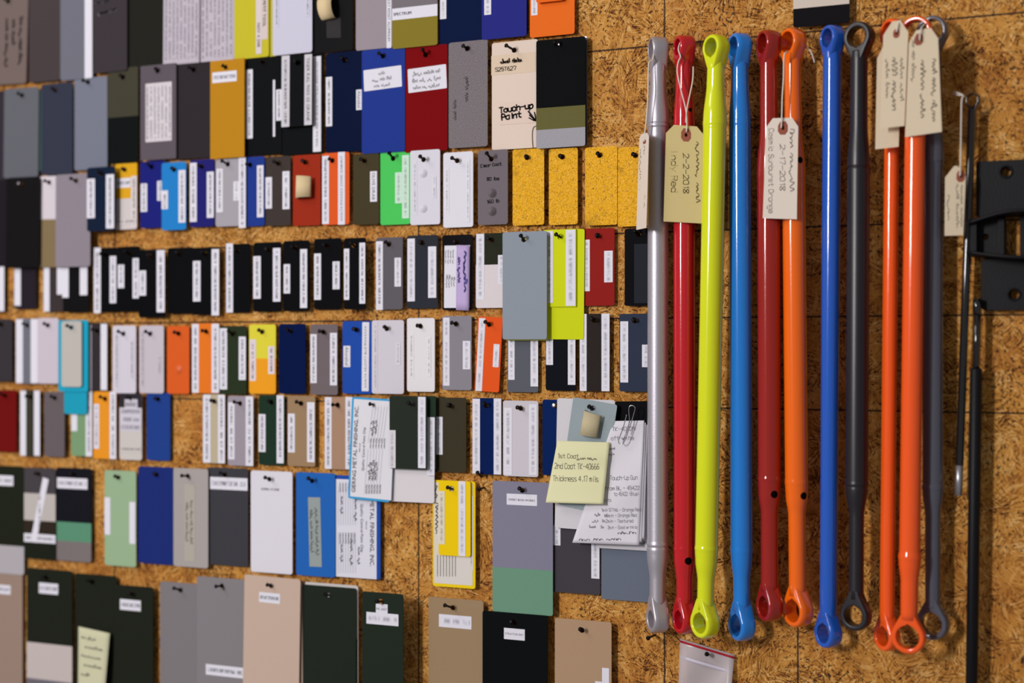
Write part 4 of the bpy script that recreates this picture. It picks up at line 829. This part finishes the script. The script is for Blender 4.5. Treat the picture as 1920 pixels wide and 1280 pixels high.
def rod(label, top, bot, prof, mat, aT, aB, d=0.024, Rt=23, Rb=23, T=30, holes=(), wt=8, wb=10.5):
    """top/bot = eyelet centres in the photo, prof = [(y, half width px)] of the tube, aT/aB = angle between bore axis and line of sight (bore turned left)"""
    A, B = at(top[0], top[1], d), at(bot[0], bot[1], d)
    root = empty('eyelet_rod', B); tag(root, label, 'rod', 'painted rods with eyelet ends'); s = pxscale((top[0]+bot[0])/2, 650, d)
    pr = []
    ys = [p[0] for p in prof]
    for y, r in prof:
        x = top[0]+(bot[0]-top[0])*(y-top[1])/(bot[1]-top[1]); z = at(x, y, d).z
        pr.append(((z-A.z)/(B.z-A.z), r*s*0.985))
    # smooth the profile between its stations
    fine = []
    for (t0, r0), (t1, r1) in zip(pr[:-1], pr[1:]):
        nseg = 6 if abs(r0-r1) > 1e-5 else 1
        for k in range(nseg): q = k/nseg; e = q*q*(3-2*q); fine.append((t0+(t1-t0)*q, r0+(r1-r0)*e))
    fine.append(pr[-1])
    lathe('tube', fine, A-B, Vector((0, 0, 0)), mat, root)
    th1 = viewang(top[0])-math.radians(aT); th2 = viewang(bot[0])-math.radians(aB)
    eyelet(A-B, Rt*s, (Rt-wt)*s, T*s, th1, -1, (Rt+20)*s, mat, root, prof[0][1]*s*0.5)
    eyelet(Vector((0, 0, 0)), Rb*s, (Rb-wb)*s, T*s, th2, 1, (Rb+20)*s, mat, root, prof[-1][1]*s*0.5)
    for hx, hy, hr in holes:
        # drilled hole: rim round a disc coloured dark for the shade inside
        p = at(hx, hy, d); x = A.x+(B.x-A.x)*(p.z-A.z)/(B.z-A.z); y_ = top[1]+(bot[1]-top[1])*(p.z-A.z)/(B.z-A.z)
        rr_ = None
        for (y0, r0), (y1, r1) in zip(prof[:-1], prof[1:]):
            if y0 <= y_ <= y1: q = (y_-y0)/(y1-y0); q = q*q*(3-2*q); rr_ = (r0+(r1-r0)*q)*s*0.985
        if rr_ is None: continue
        xc = top[0]+(bot[0]-top[0])*(hy-top[1])/(bot[1]-top[1])
        a = max(-1, min(1, (hx-xc)*s/rr_)); phi = math.asin(a)+viewang(hx)
        nrm = Vector((math.sin(phi), -math.cos(phi), 0)); tg = Vector((math.cos(phi), math.sin(phi), 0)); c = Vector((x, -d, p.z))-B+nrm*(rr_+0.0002)
        vs_, fs_ = [], []; nn = 16; r = hr*s
        for (q, dep) in ((1.0, -0.0006), (0.9, 0.0001), (0.78, -0.0002), (0.72, -0.004)):
            for k in range(nn):
                an = 2*math.pi*k/nn; off = tg*(math.cos(an)*r*q); drop = (math.cos(an)*r*q)**2/(2*rr_)
                vs_.append(c+off+Vector((0, 0, math.sin(an)*r*q))+nrm*(dep-drop))
        for i in range(3):
            for k in range(nn): fs_.append((i*nn+k, i*nn+(k+1) % nn, (i+1)*nn+(k+1) % nn, (i+1)*nn+k))
        rim = link('hole_rim', vs_, fs_, mat, root, True)
        vs2 = [c+tg*(math.cos(2*math.pi*k/nn)*r*0.74)+Vector((0, 0, math.sin(2*math.pi*k/nn)*r*0.74))+nrm*(0.00005-(math.cos(2*math.pi*k/nn)*r*0.74)**2/(2*rr_)) for k in range(nn)]
        vs2.append(c+nrm*0.0003); link('hole_shade_disc', vs2, [(k, (k+1) % nn, nn) for k in range(nn)], paint((14, 9, 8), 0.9), root)
    return root
def gloss(c): return paint(c, 0.14, 0.0, 0.03, 0.6, 0.01, 0.5)
SIL = paint((190, 186, 196), 0.40, 0.6, 0.08, 0, 0.06, 0.4)
rod('metallic silver rod nearest the paint chips', (1234, 92), (1233, 1160), [(112, 15), (130, 15.5), (165, 15.5), (222, 21), (230, 21), (233, 20.2), (237, 21), (241, 19.6), (1012, 20), (1020, 21), (1024, 20), (1029, 21), (1040, 20.5), (1085, 15.5), (1125, 15.5), (1136, 15.5)], SIL, 74, 68, Rt=23, Rb=26, wt=6)
rod('crimson red rod, second from the paint chips', (1283, 89), (1284, 1161), [(112, 15), (130, 16), (160, 16.5), (222, 20.5), (236, 21), (1020, 21), (1028, 21.6), (1034, 21), (1050, 20.5), (1092, 16), (1120, 16), (1138, 16)], gloss((196, 22, 34)), 68, 62, Rt=23, Rb=27, holes=[(1291, 1049, 9.5), (1294, 208, 5)])
rod('lime yellow rod, leaning left of the sky blue rod', (1343, 90), (1322, 1167), [(112, 15), (132, 16.5), (158, 17), (222, 22.5), (232, 23), (238, 22.2), (244, 21.8), (1020, 21.8), (1028, 22.8), (1034, 22), (1050, 21), (1090, 16), (1128, 16), (1142, 16)], gloss((222, 232, 20)), 50, 50, Rt=25, Rb=29, d=0.046)
rod('sky blue rod touching the top of the lime rod', (1387, 88), (1391, 1171), [(112, 15), (130, 16.5), (160, 17), (222, 20.8), (232, 21.3), (238, 20.8), (1022, 20.8), (1032, 21.4), (1040, 20.6), (1090, 16.2), (1128, 16), (1146, 16)], gloss((30, 128, 220)), 64, 60, Rt=26, Rb=30)
rod('dark red rod left of the bright orange rod', (1441, 82), (1443, 1136), [(105, 15), (118, 16), (235, 16.5), (320, 22.4), (330, 22.6), (340, 22), (890, 21.6), (897, 22.4), (904, 21.6), (925, 21), (962, 16.6), (1095, 16.6), (1108, 16.6)], gloss((158, 30, 22)), 62, 60, Rt=26, Rb=29, holes=[(1452, 925, 9.5)])
rod('bright orange rod with tag string through its eyelet', (1486, 80), (1496, 1144), [(105, 15), (118, 16), (240, 16.5), (318, 22.4), (328, 22.6), (338, 22), (895, 22), (904, 22.6), (911, 22), (930, 21), (966, 16.4), (1100, 16.4), (1116, 16.4)], gloss((250, 108, 14)), 52, 50, Rt=27, Rb=31, holes=[(1500, 302, 8), (1507, 928, 9.5)])
rod('royal blue straight rod left of the black rod', (1561, 72), (1553, 1186), [(96, 16), (112, 17.6), (400, 17.8), (1130, 16.6), (1156, 16)], gloss((34, 92, 196)), 56, 52, d=0.022, Rt=25, Rb=28, T=28)
rod('satin black rod right of the royal blue rod', (1611, 70), (1605, 1153), [(96, 15), (112, 16), (235, 16.6), (305, 21), (311, 21.2), (314, 19.4), (318, 21), (900, 21), (907, 21.6), (911, 20.2), (916, 20.6), (968, 14), (1105, 14), (1122, 14)], paint((30, 28, 34), 0.36, 0.0, 0.05, 0, 0.01, 0.5), 28, 25, d=0.036, Rt=29, Rb=29, T=26, wt=11, wb=11)
rod('thin reddish orange rod, left of the paired orange rods', (1674, 62), (1663, 1192), [(86, 14), (105, 14.2), (1130, 14.2), (1166, 13.5)], gloss((252, 94, 26)), 52, 52, d=0.022, Rt=27, Rb=28, T=24)
rod('thick reddish orange rod, right of the paired orange rods', (1718, 62), (1704, 1193), [(86, 16), (110, 18), (200, 19), (1030, 19.6), (1044, 21.6), (1052, 20.6), (1090, 16.5), (1160, 16)], gloss((252, 92, 26)), 18, 14, d=0.045, Rt=31, Rb=32, T=22)
rod('dark slate grey rod at the right end of the rod row', (1749, 60), (1749, 1168), [(86, 14), (110, 16), (235, 17), (292, 21.6), (301, 22), (308, 20), (316, 19.4), (905, 19.4), (913, 20.6), (920, 19.8), (968, 14.6), (1118, 14.2), (1138, 14)], gloss((84, 85, 98)), 20, 20, d=0.021, Rt=30, Rb=31, T=24)
# ------------------------------------------------------------------ paper tags on strings
TAGM = paint((222, 206, 178), 0.75, 0, 0, 0, 0.02, 0.2); TAGY = paint((204, 186, 130), 0.75, 0, 0, 0, 0.02, 0.2); TAGW = paint((226, 214, 202), 0.75, 0, 0, 0, 0.02, 0.2)
PATCH = flat((150, 84, 66)); STRING = flat((222, 214, 204), 0.9); TINK = flat((150, 140, 124), 0.8)
def paper_tag(label, q, dL, dR, dB, mat, hole, writes, string, clip=(0.2, 0.09), patch=9):
    """q = TL, TR, BR, BL photo corners of the un-clipped tag; dL/dR/dB distance off the wall at left, right, extra at the bottom"""
    df = lambda u, v: dL+(dR-dL)*u+dB*v
    tl, tr, br, bl = q
    def P(u, v, ex=0.0):
        x = (tl[0]*(1-u)+tr[0]*u)*(1-v)+(bl[0]*(1-u)+br[0]*u)*v; y = (tl[1]*(1-u)+tr[1]*u)*(1-v)+(bl[1]*(1-u)+br[1]*u)*v
        return at(x, y, df(u, v)+ex)
    org = P(0.5, 0)
    cu, cv = clip; out = [(cu, 0), (1-cu, 0), (1, cv), (1, 1), (0, 1), (0, cv)]
    n = len(out); vs_ = [P(u, v, 0.0002)-org for u, v in out]+[P(u, v, -0.0002)-org for u, v in out]
    fs_ = [tuple(range(n-1, -1, -1)), tuple(range(n, 2*n))]+[(i, (i+1) % n, n+(i+1) % n, n+i) for i in range(n)]
    o = link('paper_tag', vs_, fs_, mat); o.location = org; tag(o, label, 'tag', 'paper tags hanging from rods')
    hu, hv = hole; H = abs(bl[1]-tl[1]); Wd = max(4, math.hypot(tr[0]-tl[0], tr[1]-tl[1]))
    if patch:
        pv = []; a0 = patch/Wd; b0 = patch*1.35/H
        for (a, b) in ((-.55, -1), (.55, -1), (1, -.4), (1, .5), (.5, 1), (-.5, 1), (-1, .5), (-1, -.4)): pv.append(P(min(1, max(0, hu+a*a0)), max(0.0, hv+b*b0), 0.0006)-org)
        link('reinforcement_patch', pv, [tuple(range(len(pv)-1, -1, -1))], PATCH, o)
        link('string_hole_shade', [P(min(1, max(0, hu+math.cos(k*math.pi/5)*a0*0.3)), hv+math.sin(k*math.pi/5)*b0*0.3, 0.0009)-org for k in range(10)], [tuple(range(10))], paint((40, 16, 12), 0.9), o)  # dark disc on the patch paints the shade inside the hole
    for t, u, v, h, wd, m_ in writes: write_on(t, q, df, u, v, h, 'd', m_, o, org, wpx=wd, lift=0.0006, bold=0.10)
    for path in string:
        tube('string', spline([at(x, y, dd)-org for x, y, dd in path], 5), 0.00085, STRING, o, 6)
    return o
HK = 0.044
paper_tag('narrow paper tag seen edge-on beside the silver rod', ((1199, 252), (1217, 248), (1212, 427), (1193, 431)), 0.022, 0.060, 0.0, TAGW, (0.55, 0.09), [('~26', 0.3, 0.5, 4, 120, TINK), ('~30', 0.7, 0.5, 4, 130, TINK)],
          [[(1224, 76, 0.034), (1226, 95, 0.036), (1224, 112, 0.040), (1219, 115, 0.042), (1216, 125, 0.044), (1215, 180, 0.046), (1212, 225, 0.046), (1209, 250, 0.045), (1208, 266, 0.044)]], clip=(0.2, 0.04), patch=3)
paper_tag('tan paper tag dated 2-2-2018 on the red rod', ((1249, 233), (1321, 238), (1319, 419), (1244, 415)), 0.041, 0.041, 0.0, TAGY, (0.52, 0.095), [('Indy Red', 0.24, 0.48, 11, 82, flat((176, 160, 112))), ('2-2-2018', 0.54, 0.50, 10, 76, flat((108, 98, 78))), ('~22', 0.86, 0.50, 8, 124, flat((150, 134, 96)))],
          [[(1277, 76, 0.030), (1272, 92, 0.036), (1276, 106, 0.040), (1272, 116, 0.042), (1270, 135, 0.043), (1276, 165, 0.044), (1286, 205, 0.044), (1288, 230, 0.044), (1287, 247, 0.044)], [(1300, 125, 0.034), (1299, 150, 0.041), (1293, 180, 0.043), (1288, 205, 0.0445), (1286, 230, 0.044)]])
paper_tag('cream paper tag dated 2-17-2018 across the orange rod', ((1437, 222), (1497, 220), (1494, 411), (1430, 409)), 0.043, 0.043, 0.0, TAGW, (0.52, 0.10), [('Cosmic Sunburst Orange', 0.20, 0.53, 9, 160, flat((160, 148, 138))), ('2-17-2018', 0.54, 0.50, 9, 88, flat((150, 138, 128))), ('~24', 0.84, 0.45, 8, 128, flat((170, 158, 146)))],
          [[(1478, 97, 0.040), (1473, 99, 0.044), (1470, 108, 0.045), (1469, 150, 0.045), (1467, 180, 0.046), (1466, 215, 0.046), (1465, 240, 0.046)], [(1514, 90, 0.020), (1521, 98, 0.022), (1526, 112, 0.020), (1527, 117, 0.019)]])
paper_tag('rear paper tag hanging lowest on the thin orange rod', ((1645, 82), (1691, 80), (1685, 275), (1641, 280)), 0.048, 0.046, 0.0, TAGM, (0.4, 0.12), [], [], clip=(0.3, 0.14), patch=5)
paper_tag('front paper tag with faint writing over thin orange rod', ((1657, 42), (1704, 36), (1696, 236), (1650, 241)), 0.060, 0.060, 0.0, TAGM, (0.52, 0.12), [('~18', 0.25, 0.55, 7, 78, TINK), ('~22', 0.55, 0.62, 9, 110, TINK), ('~18', 0.84, 0.58, 7, 90, TINK)],
          [[(1690, 36, 0.052), (1684, 46, 0.062), (1681, 60, 0.062)]], clip=(0.34, 0.12), patch=6)
paper_tag('shadowed tan tag half hidden between two paper tags', ((1702, 70), (1732, 66), (1728, 246), (1698, 250)), 0.0575, 0.0575, 0.0, paint((196, 160, 96), 0.8), (0.5, 0.1), [], [], patch=0)  # ochre colour darkened to carry the shade between the tags
paper_tag('paper tag with dark writing over the slate grey rod', ((1705, 59), (1758, 50), (1766, 247), (1697, 257)), 0.060, 0.060, 0.0, TAGM, (0.34, 0.09), [('~24', 0.20, 0.30, 8, 84, TINK), ('~24', 0.50, 0.60, 9, 120, flat((120, 110, 94))), ('~28', 0.84, 0.62, 9, 126, flat((104, 96, 82)))],
          [[(1735, 44, 0.054), (1727, 54, 0.063), (1724, 76, 0.063)]], clip=(0.24, 0.11), patch=8)
paper_tag('small cream tag on a white string beside black strut', ((1772, 312), (1812, 310), (1806, 441), (1771, 442)), 0.040, 0.036, 0.0, TAGM, (0.75, 0.15), [('~14', 0.22, 0.65, 5, 60, TINK), ('~22', 0.66, 0.60, 5, 88, TINK), ('~22', 0.88, 0.60, 5, 84, TINK)],
          [[(1786, 176, 0.030), (1796, 178, 0.034), (1806, 180, 0.037), (1803, 190, 0.040), (1802, 240, 0.042), (1801, 300, 0.042), (1800, 330, 0.041)], [(1812, 184, 0.024), (1804, 177, 0.035), (1788, 172, 0.032)]], clip=(0.42, 0.16), patch=8)
# ------------------------------------------------------------------ thin struts and the black bracket
GBLK = paint((16, 16, 20), 0.12, 0.0, 0.02, 0.8, 0.0, 0.6); PBLK = paint((14, 14, 19), 0.5, 0, 0.15, 0, 0.02, 0.2)
def strut(label, a, b, prof, mats, eye=None):
    d = 0.020; A, B = at(a[0], a[1], d), at(b[0], b[1], d); root = empty('gas_strut', B); tag(root, label, 'strut'); s = pxscale(a[0], 650, d)
    for nm, y0, y1, r, m in prof:
        xa = a[0]+(b[0]-a[0])*(y0-a[1])/(b[1]-a[1]); xb = a[0]+(b[0]-a[0])*(y1-a[1])/(b[1]-a[1])
        lathe(nm, [(0, r*s*0.8), (0.004, r*s), (0.996, r*s), (1, r*s*0.8)], at(xa, y0, d)-B, at(xb, y1, d)-B, m, root, 20)
    if eye: eyelet(at(eye[0], eye[1], d)-B, eye[2]*s, (eye[2]-3.5)*s, 9*s, viewang(eye[0])-math.radians(25), -1, (eye[2]+8)*s, mats, root, 4*s)
    return root
ALU = paint((178, 178, 184), 0.35, 0.8, 0, 0, 0.02)
strut('thin glossy black strut with ring top and silver tip', (1823, 188), (1797, 928), [('rod', 204, 874, 7.5, GBLK), ('silver_tip', 872, 928, 7, ALU)], GBLK, (1824, 188, 14))
st2 = strut('lower black strut running off the bottom edge', (1832, 572), (1820, 1400), [('ball_socket', 560, 588, 8, GBLK), ('rod', 586, 700, 6, GBLK), ('cylinder', 690, 1400, 11, PBLK)], GBLK)
def bracket():
    def Q(x, y, d): return at(x, y, d)
    org = at(1880, 440, 0.0); root = empty('black_bracket', org); tag(root, 'black moulded plastic bracket with screw holes at right edge', 'bracket')
    s = pxscale(1880, 440, 0.01)
    def pl(nm, x0, y0, x1, y1, d, thick, hole=None, r=0.004):
        a, b = at(x0, y0, d), at(x1, y1, d); w_, h_ = b.x-a.x, a.z-b.z; c = (a+b)/2
        hh = None
        if hole: hp = at(hole[0], hole[1], d)-c; hh = (hp.x, hp.z, hole[2]*s)
        me = plate_mesh(nm, rr(w_, h_, r), thick, PBLK, hh); o = bpy.data.objects.new(nm, me); COL.objects.link(o); o.parent = root; o.location = c-org
        bv = o.modifiers.new('bevel', 'BEVEL'); bv.width = 0.0012; bv.segments = 2; bv.limit_method = 'ANGLE'; return o
    pl('upper_plate', 1830, 303, 1985, 402, 0.012, 0.0118, (1886, 322, 9)); pl('lower_plate', 1840, 486, 1985, 580, 0.012, 0.0118, (1901, 552, 9))
    def ring(nm, x, y, d, r):
        p = at(x, y, d)-org; pts = [p+Vector((math.cos(k*math.pi/10)*r*s, -0.0006, math.sin(k*math.pi/10)*r*s)) for k in range(20)]; tube(nm, pts, 0.0011, PBLK, root, 6, True)
    ring('countersink', 1886, 322, 0.012, 11); ring('countersink', 1901, 552, 0.012, 11)
    # curved shelves above and below the opening
    def shelf(nm, ya, yb, bulge, left):
        vs_, fs_ = [], []; n = 18
        for i in range(n+1):
            u = i/n; x = left+(1985-left)*u; y = ya+(yb-ya)*math.sin(min(1, u*1.6)*math.pi/2)
            for (dd, dy) in ((0.002, -2), (0.030+bulge*math.sin(u*math.pi*0.8), -3), (0.033+bulge*math.sin(u*math.pi*0.8), 0), (0.030+bulge*math.sin(u*math.pi*0.8), 4), (0.002, 5)):
                vs_.append(at(x, y+dy, 0.012)*1.0-org+Vector((0, -(dd-0.012), 0)))
        for i in range(n):
            for k in range(5): fs_.append((i*5+k, i*5+(k+1) % 5, (i+1)*5+(k+1) % 5, (i+1)*5+k))
        fs_.append((0, 1, 2, 3, 4)); fs_.append(tuple(n*5+k for k in (4, 3, 2, 1, 0))); o = link(nm, vs_, fs_, PBLK, root, True)
        bm = bmesh.new(); bm.from_mesh(o.data); bmesh.ops.recalc_face_normals(bm, faces=bm.faces); bm.to_mesh(o.data); bm.free()
    shelf('curved_shelf', 420, 398, 0.008, 1820); shelf('curved_shelf', 474, 484, 0.008, 1820)
    # inner block with a screw hole, side cheek, cross web
    pl('side_cheek', 1818, 410, 1832, 480, 0.026, 0.0255, None, 0.001); pl('inner_block', 1832, 410, 1872, 480, 0.014, 0.0138, (1848, 444, 6), 0.002)
    pl('inner_web', 1870, 408, 1884, 480, 0.020, 0.0198, None, 0.001); pl('right_web', 1912, 400, 1985, 486, 0.014, 0.0138, None, 0.001)
bracket()
# ------------------------------------------------------------------ plastic bag, loose nails, screw
def bag():
    m = bpy.data.materials.new('clear_plastic'); nt, N, L, b = nodes(m); b.inputs['Base Color'].default_value = rgb((214, 204, 208)); b.inputs['Roughness'].default_value = 0.28
    b.inputs['Alpha'].default_value = 0.62
    cr = ((1275, 1197), (1377, 1227), (1367, 1330), (1271, 1330)); df = lambda u, v: 0.008+0.004*math.sin(u*5+v*3)+0.003*v
    o, org = sheet('zip_bag', cr, df, m, 10, 12, 0.0008); tag(o, 'clear zip bag with a red seal line nailed below red rod', 'bag')
    for nm, v0, v1, mm in (('red_seal_line', 0.02, 0.05, flat((176, 26, 44), 0.5)), ('zip_ridge', 0.245, 0.285, paint((214, 208, 222), 0.3))):
        q = []
        for u_, v_ in ((0, v0), (1, v0), (1, v1), (0, v1)):
            x = (cr[0][0]*(1-u_)+cr[1][0]*u_)*(1-v_)+(cr[3][0]*(1-u_)+cr[2][0]*u_)*v_; y = (cr[0][1]*(1-u_)+cr[1][1]*u_)*(1-v_)+(cr[3][1]*(1-u_)+cr[2][1]*u_)*v_; q.append((x, y))
        if nm == 'red_seal_line': q = [(1275, 1200), (1377, 1231), (1377, 1235), (1275, 1204)]
        else: q = [(1274, 1228), (1373, 1257), (1372, 1263), (1274, 1234)]
        sheet(nm, q, lambda u, v: df(u, 0.1)+0.0012, mm, 10, 2, 0.0006, parent=o, loc=org)
    nail(1326, 1226, 0.012, 'black nail through the clear zip bag', out=0.005)
bag()
nail(1228, 1190, 0.001, 'bare black nail below the silver rod', out=0.026, up=2, side=0)
nail(907, 914, 0.001, 'bare black nail left of the lavender-green chip', out=0.016, up=-2, side=4)
nail(902, 893, 0.001, 'bent black nail under the navy striped chip', out=0.014, up=24, side=6)
sc = lathe('wall_screw', [(0, 0.0036), (0.12, 0.0046), (0.25, 0.0046), (0.4, 0.0026), (1, 0.0022)], Vector((0, -0.020, 0)), Vector((0, 0.004, 0)), NAILM, None, 14)
sc.location = at(1642, -4, 0); tag(sc, 'black screw at the top edge above the black rod', 'screw')
